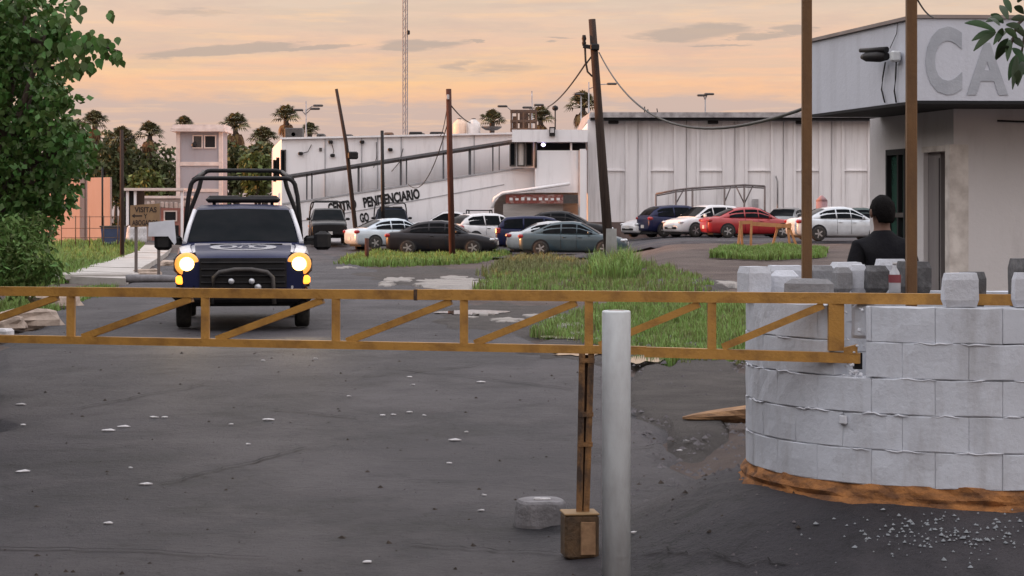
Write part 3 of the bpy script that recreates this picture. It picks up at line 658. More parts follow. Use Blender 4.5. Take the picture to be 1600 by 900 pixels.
pm.box2((-.615, -.10, hh_*.5), (.615, 0, hh_*.5+.07))
pmesh = pm.mesh('wall_panel')
px = 1034.5-75.6
while px < 1540:
    o = link('wall_panel', pmesh, M_PANEL, wh); o.location = (X(px)-wo_.x, WD-.02-wo_.y, Z(347)+.002-wz0); px += 75.6
b = MB(wo_); b.box2((X(918), WD-.19, Z(347)+.004), (X(938), WD+.1, Z(187))); b.build('corner_pilaster', M_PANEL, wh)
M_ROOF = mat('metal_roof', (.42, .41, .42), .5, .3, (.2, .19, .2), vs=3)
b = MB(wo_)
b.loft([[(x, WD-1.1, Z(185)), (x, WD-1.1, Z(177)), (x, WD+12, Z(168)), (x, WD+25.2, Z(182)), (x, WD+25.2, Z(190))] for x in (X(921), X(1562))]); b.build('roof', M_ROOF, wh)
b = MB(wo_); b.box2((X(922), WD-.95, Z(189)), (X(1561), WD-.2, Z(185)-.003)); b.build('eave_shade', M_DARK, wh)  # near-black box paints the shade under the roof edge
for k, px in enumerate((958, 1113, 1250)):
    b = MB(wo_); b.rbox((X(px), WD-.35, Z(191)), (.55, .3, .22), .04); b.build('roof_bracket', M_BLACK, wh)
for px, h in ((1009, 12), (1015, 8), (1030, 9)):
    b = MB(wo_); b.tube([(X(px), WD+1, Z(177)), (X(px)+R(-.1, .1), WD+1, Z(177)+h/S)], .03, 6); b.build('roof_vent_pipe', M_BLACK, wh)
b = MB(wo_); b.tube([(X(1211), WD-.28, Z(275)), (X(1214), WD-.28, Z(284)), (X(1214), WD-.28, Z(345))], .045, 6); b.build('drain_pipe', M_ROOF, wh)
for px, y0, y1, w_ in ((1180, 311, 324, 9), (908, 312, 330, 5)):
    b = MB(wo_); b.box2((X(px)-w_/S/2, WD-.16, Z(y1)), (X(px)+w_/S/2, WD-.02, Z(y0))); b.build('electric_box', M_ROOF, wh)
# ------------------------------------------------------------------ prison block (left)
BD = 114.0
def X2(px, d=BD): return (px-800)/F*d
pr = thing('prison_building', 'low white flat roofed prison block with dark roof clutter', 'building', (X2(440), BD, gz(X2(440), BD))); po = pr.location
foot = [(X2(440), BD), (X2(925), BD), (X2(925), BD+22), (X2(425, BD+17)-.6, BD+22), (X2(425, BD+15), BD+15)]
zb = po.z-.3
def zt(x, y): return Z(217, BD)+(x-X2(440))*.022
b = MB(po); b.loft([[(x, y, zb) for x, y in foot], [(x, y, zt(x, y)) for x, y in foot]]); b.build('wall', M_WHITE, pr)
b = MB(po)
for (xa, ya), (xb, yb) in zip(foot[:2], foot[1:3]): pass
b.bar((X2(438), BD-.06, zt(X2(438), 0)+.02), (X2(918), BD-.06, zt(X2(918), 0)+.02), .3, .10); b.build('parapet_cap', M_WHITE, pr)
for px in (508, 565, 590, 627, 692, 741):
    b = MB(po); x = X2(px); b.box2((x-.03, BD-.05, Z(330, BD)), (x+.03, BD+.01, zt(x, 0)-.05)); b.build('joint_strip', mat('joint_grey', (.40, .40, .42), .8), pr)
def pane(px0, px1, py0, py1, d, parent, org, frame=M_PLAS, glass=None):
    f = MB(org); x0, x1, z0, z1 = X2(px0, d), X2(px1, d), Z(py1, d), Z(py0, d); t = .07
    for q in (((x0, z0), (x1, z0+t)), ((x0, z1-t), (x1, z1)), ((x0, z0+t), (x0+t, z1-t)), ((x1-t, z0+t), (x1, z1-t))):
        f.box2((q[0][0], d-.09, q[0][1]), (q[1][0], d-.003, q[1][1]))
    fo = f.build('window', frame, parent); g_ = MB(org); g_.box2((x0+t, d-.03, z0+t), (x1-t, d-.004, z1-t)); g_.build('pane', glass or M_GLASS, fo); return fo
pane(438.5, 447, 234, 270, BD, pr, po)
pane(499, 503, 231, 236, BD, pr, po)
# lit left flank windows
for k, (dd) in enumerate((3.5, 8.5)):
    b = MB(po); t = dd/15; x = foot[0][0]+(foot[4][0]-foot[0][0])*t; b.box((x-.03, BD+dd, Z(262, BD)), (.14, 1.2, 1.3)); b.build('side_window', M_GLASS, pr)
# wall lamps and loose cables on the facade
for (px, py, x2, y2) in ((487, 226, 470, 240), (518, 222, 520, 242), (588, 222, 584, 262), (630, 232, 612, 268)):
    b = MB(po); a, e = Vector((X2(px), BD-.07, Z(py, BD))), Vector((X2(x2), BD-.12, Z(y2, BD)))
    b.tube([a, a.lerp(e, .5)+Vector((.1, 0, -.15)), e], .022, 5); b.build('loose_cable', M_CABLE, pr)
for (px, py) in ((470, 240), (517, 222), (566, 222), (520, 243), (610, 234)):
    b = MB(po); b.rbox((X2(px), BD-.14, Z(py, BD)), (.26, .2, .18), .04); b.build('wall_lamp', M_BLACK, pr)
# ------------------------------------------------------------------ inclined entrance ramp
RD = 109.0
rp = thing('entrance_ramp', 'white inclined covered ramp with painted lettering on the prison front', 'ramp', (X2(445, RD), RD, gz(X2(445, RD), RD))); ro = rp.location
def XR(px): return (px-800)/F*RD
def ZR(py): return Z(py, RD)
poly = [(XR(441), zb-.1), (XR(905), zb-.1), (XR(905), ZR(302)), (XR(836), ZR(260)), (XR(465), ZR(317)), (XR(441), ZR(320))]
poly = [(XR(441), zb-.1), (XR(772), zb-.1), (XR(772), ZR(318)), (XR(784), ZR(303)), (XR(837), ZR(301)), (XR(837), ZR(260)), (XR(465), ZR(317)), (XR(441), ZR(320))]
b = MB(ro); b.prism(poly, RD, RD+.3); b.build('parapet', M_WHITE, rp)
b = MB(ro); b.prism([(XR(441), ZR(320)+.003), (XR(465), ZR(317)+.003), (XR(837), ZR(260)+.003), (XR(837), ZR(260)+.09), (XR(465), ZR(317)+.09), (XR(441), ZR(320)+.09)], RD-.05, RD+.35); b.build('coping', mat('joint_grey', (.4, .4, .42)), rp)
b = MB(ro); b.prism([(XR(441), ZR(348)), (XR(470), ZR(346)), (XR(788), ZR(289)), (XR(788), ZR(289)+.05), (XR(470), ZR(346)+.05), (XR(441), ZR(348)+.05)], RD-.025, RD-.002); b.build('ledge', MATS['joint_grey'], rp)
b = MB(ro); b.prism([(XR(447), ZR(277)), (XR(835), ZR(216.5)), (XR(835), ZR(213)), (XR(447), ZR(273.5))], RD-.25, RD+3.5); b.build('canopy_slab', mat('canopy_grey', (.13, .13, .14), .8), rp)
def line_y(px, a, c): return a[1]+(px-a[0])*(c[1]-a[1])/(c[0]-a[0])
for px, w_ in ((479, 2), (487, 2), (560, 3.2), (626, 3), (635, 2), (693, 2), (734, 4.2), (770, 2.2), (780, 1.6)):
    y0, y1 = line_y(px, (447, 276.5), (835, 216)), line_y(px, (465, 317), (835, 260)); hw = w_/F*RD/2
    b = MB(ro); b.box2((XR(px)-hw, RD+.06, ZR(y1)+.09), (XR(px)+hw, RD+.2, ZR(y0))); b.build('post', mat('post_dark', (.10, .10, .11), .7), rp)
M_LET = mat('black_lettering', (.012, .012, .014), .7)
ang = math.atan(.165)
def ramp_text(s, px0, px1, pyb0, hpx):
    me = text_mesh(s, 1, .01, .045); wd = (px1-px0)/F*RD/math.cos(ang); fit_text(me, 0, wd, 0, hpx/F*RD)
    o = link('lettering', me, M_LET, rp); o.location = Vector((XR(px0), RD-.015, ZR(pyb0)))-ro; o.rotation_euler = (0, -ang, 0); return o
ramp_text('CENTRO', 514, 558, 333, 15.5); ramp_text('PENITENCIARIO', 569, 657, 325, 16.5); ramp_text('GO', 563.5, 577.5, 348.5, 15)
# upper gatehouse at the top of the ramp
gh = thing('gatehouse', 'white upper storey gatehouse at the top of the ramp with dark opening', 'building', (XR(850), RD-1, gz(XR(850), RD))); go = gh.location; D1 = RD-1
def XG(px): return (px-800)/F*D1
def ZG(py): return Z(py, D1)
b = MB(go); b.box2((XG(800), D1-.3, ZG(222)), (XG(918), D1+4.5, ZG(203))); b.build('parapet', M_WHITE, gh)
b = MB(go); b.box2((XG(836), D1-.02, ZG(301)), (XG(917), D1+.3, ZG(235))); b.box2((XG(906), D1, zb), (XG(917), D1+.31, ZG(300))); b.build('wall', M_WHITE, gh)
b = MB(go); b.box2((XG(836), D1+1.5, ZG(300)), (XG(917), D1+2, ZG(222))); b.build('dark_opening', M_DARK, gh)
b = MB(go); b.box2((XG(891), D1+.02, ZG(235)), (XG(894), D1+.25, ZG(222))); b.build('post', M_WHITE, gh)
b = MB(go); b.box2((XG(903), D1-.12, zb), (XG(905.5), D1-.04, ZG(235))); b.build('drain_pipe', MATS['joint_grey'], gh)
b = MB(go); b.box2((XG(905.8), D1-.25, zb), (XG(915), D1-.03, ZG(233))); b.build('pillar', M_WHITE, gh)
b = MB(go); b.tube([(XG(769), D1-.35, ZG(325)), (XG(773), D1-.35, ZG(310)), (XG(785), D1-.35, ZG(302)), (XG(835), D1-.35, ZG(295)), (XG(890), D1-.35, ZG(287))], .09, 7); b.build('canopy_edge', M_WHITE, gh)
b = MB(go); b.box2((XG(768), D1+3, zb), (XG(906), D1+3.2, ZG(299))); b.build('entrance_back_wall', mat('entrance_grey', (.40, .38, .37), .85, 0, (.26, .24, .23), vs=2, stretch=(.6, .6, 3)), gh)
b = MB(go); b.box2((XG(790), D1-.1, ZG(318)), (XG(880), D1+.1, ZG(304))); sg_ = b.build('entrance_sign', mat('red_brown_board', (.20, .05, .04), .7, 0, (.34, .24, .22), vs=5, stretch=(1, 1, 1.5), lo=.5, hi=.65), gh)
b = MB(go); b.box2((XG(880)+.002, D1-.06, ZG(318)), (XG(904), D1+.1, ZG(304))); b.build('dark_fascia', M_PLAS, gh)
for k in range(9):
    x = XG(796+k*9.2); b = MB(go); b.box2((x, D1-.115, ZG(313)), (x+.17, D1-.102, ZG(309+R(-1, 1)))); b.build('faded_letter', MATS['sun_tinted_tank'] if 'sun_tinted_tank' in MATS else M_WHITE, sg_)
b = MB(go); b.box2((XG(786), D1+.6, zb), (XG(880), D1+1.0, ZG(319))); b.build('entrance_booth', mat('entrance_pale', (.50, .48, .46), .85, 0, (.36, .34, .33), vs=2, stretch=(.6, .6, 3)), gh)
b = MB(go); b.box2((XG(797), D1+.4, ZG(262)), (XG(836), D1+.6, ZG(222))); b.build('stair_wall', M_WHITE, gh)
M_CURT = mat('curtain', (.62, .58, .55), .9, 0, (.4, .37, .35), vs=4, stretch=(3, 3, .2))
for k, (pa, pb) in enumerate(((796, 806), (808, 820), (821, 833))):
    pane(pa, pb, 222, 260, D1+.39, gh, go, M_PLAS, M_CURT if k == 1 else M_GLASS)
b = MB(go); b.tube([(XG(837), D1-.05, ZG(262)), (XG(837), D1-.05, ZG(220))], .07, 6); b.build('corner_post', M_PLAS, gh)
b = MB(go); b.lathe([(.001, -.1), (.09, -.06), (.12, 0), (.09, .06), (.001, .1)], (XG(849), D1+.2, ZG(226)), 12); b.build('lit_lamp', mat('violet_lamp', (.6, .55, .9), .3, emit=(.72, .62, 1.0), estr=4), gh)
b = MB(go); b.box2((XG(858), D1-.5, ZG(213)), (XG(867), D1-.31, ZG(199))); lb = b.build('light_box', M_BLACK, gh)
b = MB(go); b.box2((XG(859.5), D1-.53, ZG(208)), (XG(865.5), D1-.502, ZG(201))); b.build('panel', M_PAPER, lb)
b = MB(go); b.tube([(XG(867.5), D1, ZG(203)), (XG(867.5), D1, ZG(172))], .035, 6); b.lathe([(.001, -.16), (.13, -.1), (.17, 0), (.13, .1), (.001, .16)], (XG(867.5), D1, ZG(169)), 10); b.build('siren_pole', M_BLACK, gh)
# roof cage
M_CAGE = mat('rusty_cage', (.09, .06, .05), .8, 0, (.17, .09, .05), vs=4)
cg = thing('roof_cage', 'rusty metal cage platform on the gatehouse roof', 'cage', (XG(818), D1+1.5, ZG(203))); o_ = cg.location
for k, px in enumerate((799, 808, 818, 829, 838)):
    for yy in (0, 1.8):
        b = MB(o_); b.bar((XG(px), D1+.6+yy, ZG(203)), (XG(px), D1+.6+yy, ZG(172)), .09, .09); b.build('upright', M_CAGE, cg)
b = MB(o_)
for py in (172, 188, 201):
    for yy in (0, 1.8): b.bar((XG(798), D1+.6+yy, ZG(py)), (XG(839), D1+.6+yy, ZG(py)), .08, .1)
    for px in (798.5, 838.5): b.bar((XG(px), D1+.6, ZG(py)), (XG(px), D1+2.4, ZG(py)), .08, .08)
b.build('rails', M_CAGE, cg)
b = MB(o_); b.box2((XG(812), D1+1, ZG(202)), (XG(826), D1+2.2, ZG(174))); b.box2((XG(801), D1+1.2, ZG(202)), (XG(809), D1+2.2, ZG(180))); b.build('tank_panel', M_CAGE, cg)
# roof equipment
for (px, y0, w_, h_, lb) in ((650, 214, 21, 9, 'black air conditioner near the antenna mast, left one'), (683, 214, 22, 9, 'black air conditioner right of the antenna mast'), (460, 216, 28, 17, 'large dark roof tank behind the left roof corner'), (502, 216, 12, 8, 'small dark box on the roof right of the twin lamp'),
                             (545, 215, 13, 6, 'dark flat unit right of the leaning pole'), (573, 215, 24, 4, 'low grey unit on the roof left of the black pole'), (608, 214, 14, 8, 'rusty roof vent with a small mast'), (660, 213, 9, 6, 'narrow grey unit between the air conditioners')):
    x = X2(px, BD+3); z0 = Z(y0, BD+3)-.25; o = thing('roof_unit', lb, 'roof unit', (x, BD+3, z0), 0, 'equipment on the prison roof'); ww, hh2 = w_/F*(BD+3), h_/F*(BD+3)+.2
    b = MB(o.location); b.rbox((x, BD+3, z0+hh2/2), (ww, 1.1, hh2), .05); b.build('housing', M_CAGE if 'rusty' in lb else M_BLACK if 'black' in lb else M_PLAS, o)
    b = MB(o.location); b.lathe([(.12, 0), (.12, .03)], (x, BD+2.45, z0+hh2*.55), 10, 'y'); b.build('fan_grille', M_PLAS, o)
M_TANKO = mat('sun_tinted_tank', (.70, .52, .40), .5, 0, (.6, .44, .34), vs=2); M_TANKW = mat('white_tank', (.68, .64, .62), .5)  # orange sunlight is mixed into the first tank's base colour
for (px, m, lb) in ((718, M_TANKO, 'roof water tank tinted orange as if sunlit, beside the reddish pole'), (740, M_TANKW, 'white water tank on the roof, right one of the pair')):
    x = X2(px, BD+2); z0 = Z(210, BD+2); g_ = thing('water_tank', lb, 'water tank', (x, BD+2, z0), 0, 'roof water tanks'); b = MB(g_.location); b.lathe([(.38, -.4), (.38, .55), (.34, .66), (.15, .82), (.12, .86)], (x, BD+2, z0), 16); b.build('barrel', m, g_)
    b = MB(g_.location); b.lathe([(.13, .86), (.13, .9), (.02, .92)], (x, BD+2, z0), 10); b.build('lid', M_PLAS, g_)
b = MB((X2(768, BD+2), BD+2, Z(205, BD+2))); c = b.o; b.lathe([(.02, 0), (.35, .04), (.55, .16), (.6, .24), (.52, .22), (.3, .1)], c+Vector((.0, 0, .02)), 14); b.tube([c+Vector((0, 0, -.35)), c], .05, 6)
tag(b.build('satellite_dish', M_PLAS), 'dark round dish on the roof in front of the fan palm', 'dish')
# antenna mast
ad_ = 135.0; g = GD(633, ad_); an = thing('antenna_mast', 'tall thin guyed lattice antenna mast reaching out of the top of the photo', 'antenna', tuple(g)); top = 34.0
xa, xb = (629.5-633)/F*ad_, (636.5-633)/F*ad_
M_MAST = mat('mast_steel', (.27, .25, .26), .6, .2)
for k, (ox, oy) in enumerate(((xa, 0), (xb, 0), (0, .26))):
    b = MB(g); b.tube([g+Vector((ox, oy, 0)), g+Vector((ox, oy, top))], .035, 6); b.build('mast_leg', M_MAST, an)
b = MB(g); n_ = 60
for k in range(n_):
    z0, z1 = top*k/n_, top*(k+1)/n_
    b.tube([g+Vector((xa, 0, z0)), g+Vector((xb, 0, z1))], .011, 4); b.tube([g+Vector((xb, 0, z0)), g+Vector((0, .26, z1))], .011, 4); b.tube([g+Vector((0, .26, z0)), g+Vector((xa, 0, z1))], .011, 4)
o = b.build('lattice', M_MAST, an); o['kind'] = 'stuff'
b = MB(g); b.rbox((g.x+.22, g.y-.1, CH+(HZ-51)/F*ad_), (.2, .2, .3), .05); b.build('antenna_box', M_BLACK, an)
# ------------------------------------------------------------------ guard tower
TD = 128.0
def XT(px): return (px-800)/F*TD
def ZT(py): return Z(py, TD)
g = Vector((XT(312), TD, gz(XT(312), TD))); tw_ = thing('guard_tower', 'pale two storey guard tower with pink framed panels and flat roof', 'tower', tuple(g))
M_TWR = wall_mat('tower_plaster', (.36, .345, .38), (.26, .23, .24), .45); M_TWF = mat('tower_frame', (.72, .62, .58), .8, 0, (.55, .45, .42), vs=2)
b = MB(g); b.box2((XT(280), TD, g.z-.2), (XT(346), TD+2.6, ZT(206))); b.build('wall', M_TWR, tw_)
for px in (278.5, 345):
    b = MB(g); b.box2((XT(px-3), TD-.1, g.z-.2), (XT(px+3), TD+.15, ZT(206.5))); b.build('corner_post', M_TWF, tw_)
b = MB(g); b.box2((XT(281.6), TD-.08, ZT(259)), (XT(341.9), TD-.004, ZT(253))); b.build('floor_band', M_TWF, tw_)
b = MB(g); b.box2((XT(269), TD-.6, ZT(206)+.003), (XT(353), TD+3.2, ZT(201))); b.box2((XT(271), TD-.45, ZT(201)), (XT(351), TD+3, ZT(195))); b.build('roof', M_TWF, tw_)
f = pane(319, 338, 211, 232, TD, tw_, g, M_TWF, M_DARK); f2 = pane(301, 317, 211, 232, TD, tw_, g, M_TWF, M_PLAS)
b = MB(g); b.tube([(XT(305), TD-.1, ZT(222)), (XT(303), TD-.6, ZT(226))], .05, 6); b.rbox((XT(306), TD-.55, ZT(227)), (.35, .3, .3), .08); b.build('searchlight', M_BLACK, tw_)
b = MB(g); b.box2((XT(282), TD-.05, ZT(300)), (XT(342), TD-.006, ZT(295))); b.build('lower_band', M_TWF, tw_)
# low perimeter wall and shelter by the tower
b = MB((XT(230), 122, 0)); x0, x1 = (200-800)/F*122, (300-800)/F*122
pwl = thing('perimeter_wall', 'low greyish rubble wall left of the guard tower', 'wall', (x0, 122, gz(x0, 122))); b = MB(pwl.location)
b.box2((x0, 122, gz(x0, 122)-.2), (x1, 122.4, Z(310, 122))); b.build('body', wall_mat('rubble_wall', (.34, .29, .27), (.18, .14, .13), .8, (2, 2, 1.5), 1.5), pwl)
b = MB(pwl.location); b.box2((x0-.1, 121.9, Z(310, 122)+.002), (x1, 122.5, Z(306, 122))); b.build('coping', M_TWF, pwl)
for k in range(14):
    x = x0+(x1-x0)*(k+.5)/14; b = MB(pwl.location); b.rbox((x, 121.93, Z(320+R(-3, 3), 122)), ((x1-x0)/14*.9, .12, .42+R(-.06, .06)), .05); b.build('stone', mat('rubble_stone', (.42, .36, .33), .9, 0, (.25, .2, .18), vs=3, rnd=.5), pwl)
SD = 116.0
def XS(px): return (px-800)/F*SD
sh = thing('guard_shelter', 'small dark flat roofed shelter behind the brown sign', 'shelter', (XS(238), SD, gz(XS(238), SD))); s0 = sh.location
b = MB(s0); b.box2((XS(192), SD-.6, Z(298, SD)), (XS(290), SD+3, Z(294, SD))); b.build('roof', M_TWF, sh)
for px in (201, 213, 286):
    b = MB(s0); b.box2((XS(px)-.07, SD-.4, s0.z), (XS(px)+.07, SD-.26, Z(298, SD)-.003)); b.build('post', M_WHITE, sh)
b = MB(s0); b.box2((XS(236), SD+.3, s0.z-.1), (XS(292), SD+2.8, Z(325, SD))); b.build('wall', mat('reddish_wall', (.36, .17, .14), .85, 0, (.22, .10, .09), vs=2), sh)
b = MB(s0); b.box2((XS(193), SD+.5, s0.z-.1), (XS(212), SD+2.8, Z(298, SD)-.004)); b.build('dark_wall', M_DARK, sh)
pane(256, 277, 329, 346, SD+.28, sh, s0, M_TWF, M_DARK)
b = MB(s0); b.box2((XS(252), SD+.27, s0.z), (XS(278), SD+.29, Z(352, SD))); b.build('doorway', M_DARK, sh)
# pink wall at the left with sheet panels
PD = 105.0
def XP(px): return (px-800)/F*PD
pk = thing('pink_wall', 'sunlit pink plaster wall behind the left tree', 'wall', (XP(130), PD, gz(XP(130), PD))); k0 = pk.location
b = MB(k0); b.loft([[(XP(40), PD+3.2, z), (XP(172), PD, z), (XP(173), PD+.3, z), (XP(40), PD+3.5, z)] for z in (k0.z-.2, Z(277, PD))]); b.build('body', M_PINK, pk)
for t in (.62,):
    b = MB(k0); x = XP(40)+(XP(172)-XP(40))*t; y = PD+3.2-3.2*t; b.box2((x-.12, y-.2, k0.z), (x+.12, y+.02, Z(276, PD))); b.build('pilaster', M_PINK, pk)
b = MB(k0); b.tube([(XP(163), PD-.5, k0.z), (XP(163), PD-.5, Z(262, PD))], .05, 6); b.build('corner_pole', M_BLACK, pk)
# fence of slim rails in front of the pink wall
fn = thing('wire_fence', 'thin rusty post and wire fence in front of the pink wall', 'fence', tuple(GD(130, 98))); f0 = fn.location
for k in range(5):
    px = 96+k*22; q = GD(px, 98); b = MB(f0); b.tube([q, q+Vector((0, 0, 1.55))], .024, 6); b.build('post', M_CAGE, fn)
for h in (.5, .95, 1.5):
    b = MB(f0); b.tube([GD(96, 98)+Vector((0, 0, h)), GD(186, 98)+Vector((0, 0, h))], .014, 4); b.build('wire', M_CAGE, fn)
q = GD(178, 101); dk = thing('blue_skip', 'dark blue metal skip at the right end of the pink wall', 'skip', tuple(q)); b = MB(q)
b.loft([[q+Vector((sx*w_, sy*.7, z)) for sx, sy in ((-1, -1), (1, -1), (1, 1), (-1, 1))] for z, w_ in ((.05, .42), (.85, .52))]); b.build('tub', paint('skip_blue', (.04, .06, .13), rough=.5, coat=0), dk)
b = MB(q); b.box(q+Vector((0, 0, .89)), (1.12, 1.5, .07)); b.build('rim', M_PLAS, dk)
for (px, d, lb) in ((205, 104, 'white plastic barrel left of the brown sign posts'), (221, 104, 'white plastic barrel between the brown sign posts')):
    q = GD(px, d); o = thing('barrel', lb, 'barrel', tuple(q), 0, 'white barrels behind the sign'); b = MB(q); b.lathe([(.24, 0), (.27, .08), (.28, .3), (.27, .31), (.28, .6), (.26, .8), (.2, .88)], q, 16); b.build('drum', M_PAPER, o); b = MB(q); b.lathe([(.2, .88), (.2, .92), (.02, .93)], q, 12); b.build('lid', M_PLAS, o)
# ------------------------------------------------------------------ brown visitor sign
SGD = 58.0; g = GD(227, SGD)
sg = thing('visitor_sign', 'brown board sign on two posts reading VISITAS beside the sidewalk', 'sign', tuple(g)); M_SIGN = mat('sign_board', (.30, .19, .10), .7, 0, (.20, .12, .07), vs=3); M_SGP = mat('sign_post', (.16, .13, .12), .6)
for px in (212.5, 248):
    q = GD(px, SGD); b = MB(g); b.box2((q.x-.04, SGD-.02, q.z-.1), (q.x+.04, SGD+.05, Z(322, SGD))); b.build('post', M_SGP, sg)
xl, xr = (204-800)/F*SGD, (250-800)/F*SGD; z0, z1 = Z(355, SGD), Z(321, SGD)
b = MB(g); b.loft([[(xl, y, z0), (xr, y, z0+.03), (xr, y, z1+.06), (xl, y, z1)] for y in (SGD-.06, SGD-.022)]); b.build('board', M_SIGN, sg)
M_SL = mat('sign_letter', (.035, .022, .018), .7)
def sign_text(s, a, b_, c, d):
    me = fit_text(text_mesh(s, 1, .004, .02), xl+(xr-xl)*a, xl+(xr-xl)*b_, z0+(z1-z0)*c, z0+(z1-z0)*d); o = link('lettering', me, M_SL, sg); o.location = Vector((0, SGD-.066, 0))-g; return o
sign_text('VISITAS', .15, .90, .68, .93); sign_text('Y', .46, .58, .40, .62); sign_text('ABOGADOS', .07, .93, .08, .33)
b = MB(g); zc = z0+(z1-z0)*.52; b.box2((xl+.12, SGD-.07, zc-.02), (xl+.34, SGD-.062, zc+.02)); b.loft([[(xl+.13, y, zc+.06), (xl+.04, y, zc), (xl+.13, y, zc-.06)] for y in (SGD-.071, SGD-.0625)]); b.build('arrow', M_SL, sg)
# ------------------------------------------------------------------ utility poles, wires, lamps
def pole(name, label, d, pts, rads, m, cat='utility pole'):
    q = [P(a, b_, d) for a, b_ in pts]; g = Vector((q[-1].x, d, gz(q[-1].x, d))); q[-1] = Vector((q[-1].x, d, g.z-.3)); q = q[::-1]
    o = thing(name, label, cat, tuple(g), 0, 'poles around the yard'); b = MB(g); b.tube(q, [r/F*d for r in rads][::-1], 12); b.build('shaft', m, o); return o, g
LP = 64.0
o, g = pole('utility_pole', 'thick dark leaning utility pole in the middle with fuse and cables', LP, [(925, 30), (930, 100), (940, 240), (955, 392)], [5.5, 6, 7, 8], M_WOODP); PL = g
b = MB(g); b.bar(P(911, 72, LP)+Vector((0, -.05, 0)), P(936, 76, LP)+Vector((0, -.05, 0)), .12, .12); b.build('bracket', M_BLACK, o)
b = MB(g); q = P(912.5, 72, LP)+Vector((0, -.05, 0)); b.lathe([(.05, 0), (.07, .1), (.05, .15), (.075, .22), (.06, .3), (.05, .34)], q, 10); b.build('fuse', M_BLACK, o)
b = MB(g); b.tube([P(914, 74, LP), P(915, 96, LP), P(918, 112, LP), P(925, 119, LP), P(929, 116, LP)], .035, 6); b.tube([P(926, 86, LP), P(917, 98, LP), P(916, 100, LP)], .03, 6); b.build('drop_cable', M_CABLE, o)
b = MB(g); b.rbox(P(929, 74, LP)+Vector((0, -.14, 0)), (.28, .15, .2), .03); b.build('clamp', M_BLACK, o)
b = MB(g); b.tube([GD(955, LP-.1)+Vector((.0, -.1, .0)), GD(955, LP-.1)+Vector((0, -.1, 1.3))], [.19, .16], 10); b.build('grey_footing', mat('grey_paint', (.20, .20, .19), .8), o)
def wire(label, a, e, sag, r=.025, n=16):
    b = MB(a); b.tube([a.lerp(e, k/n)-Vector((0, 0, 4*sag*(k/n)*(1-k/n))) for k in range(n+1)], r, 5); return tag(b.build('overhead_wire', M_CABLE), label, 'cable', 'overhead wires')
wire('cable sloping down left from the leaning pole to the gatehouse roof', P(916, 98, LP), P(856, 167, 105), .2, .03)
wire('long sagging cable from the leaning pole toward the booth roof', P(936, 82, LP), P(1275, 163, 22), 1.05, .022, 30)
wire('thin guy cable from the reddish pole down to the white water tank', P(705, 165, 85), P(735, 192, 112), .1, .03)
wire('thin slack cable hanging left from the reddish pole', P(699, 165, 85), P(688, 212, 108), .25, .02)
wire('slack cable drooping from the reddish pole across the ramp', P(700, 190, 85), P(638, 288, 106), 1.1, .022)
wire('short cable from the booth roof up to the right brown post', P(1434, 0, 13), P(1458, 27, 15.6), .02, .006)
o, g = pole('utility_pole', 'reddish straight wooden pole standing before the dark sedan', 85, [(701, 139), (703, 250), (707, 391)], [4.2, 4.6, 5], M_REDP)
b = MB(g); b.rbox(P(700, 152, 85)+Vector((0, -.14, 0)), (.12, .12, .2), .02); b.build('insulator', M_PAPER, o)
o, g = pole('utility_pole', 'thin leaning pole crossing the lettered ramp', 97, [(525.5, 139), (541, 225), (560, 362)], [2.4, 3, 3.8], M_WOODP)
b = MB(g); b.rbox(P(552, 243, 97)+Vector((0, -.16, 0)), (.48, .3, .36), .06); b.build('floodlight', M_BLACK, o)
o, g = pole('utility_pole', 'thin straight black pole in front of the lettering', 101, [(597, 204), (598, 290), (599, 352)], [2.6, 2.8, 3], M_BLACK)
o, g = pole('utility_pole', 'thin black pole left of the brown sign', 82, [(190, 203), (190.5, 300), (191, 383)], [2.8, 3.2, 3.6], M_WOODP)
o, g = pole('stake', 'short rusty stake in the grass strip', 77, [(573, 372), (573.5, 405)], [3, 3.4], M_REDP, 'stake')
def lamp_post(px, pytop, d, arms, lb):
    g = GD(px, d); o = thing('street_lamp', lb, 'street lamp', tuple(g), 0, 'street lamps behind the prison'); t = P(px, pytop, d); b = MB(g); b.tube([g, t], [.09, .05], 7); b.build('pole', M_ROOF, o)
    for (ax, ay) in arms:
        e = P(ax, ay, d); b = MB(g); b.tube([P(px, ay+8, d), P((px+ax)/2, ay+1, d), e], .04, 6); b.build('arm', M_ROOF, o); b = MB(g); b.rbox(e, (.75, .3, .16), .06); b.build('lamp_head', M_PLAS, o)
lamp_post(478, 158, 150, ((497, 165), (492, 170), (466, 172)), 'street lamp with several arms above the left roof end')
lamp_post(800, 172, 150, ((785, 166),), 'single arm street lamp above the roof water tanks')
lamp_post(831, 142, 150, ((842, 164), (824, 168)), 'street lamp with a tall spike by the roof cage')
lamp_post(920, 128, 150, ((956, 131),), 'street lamp arm peeking right of the leaning pole')
lamp_post(1102, 152, 150, ((1097, 149), (1108, 147)), 'small twin headed lamp above the warehouse roof')
lamp_post(908, 150, 150, ((905, 147),), 'thin lamp mast beside the brown skirted palm')
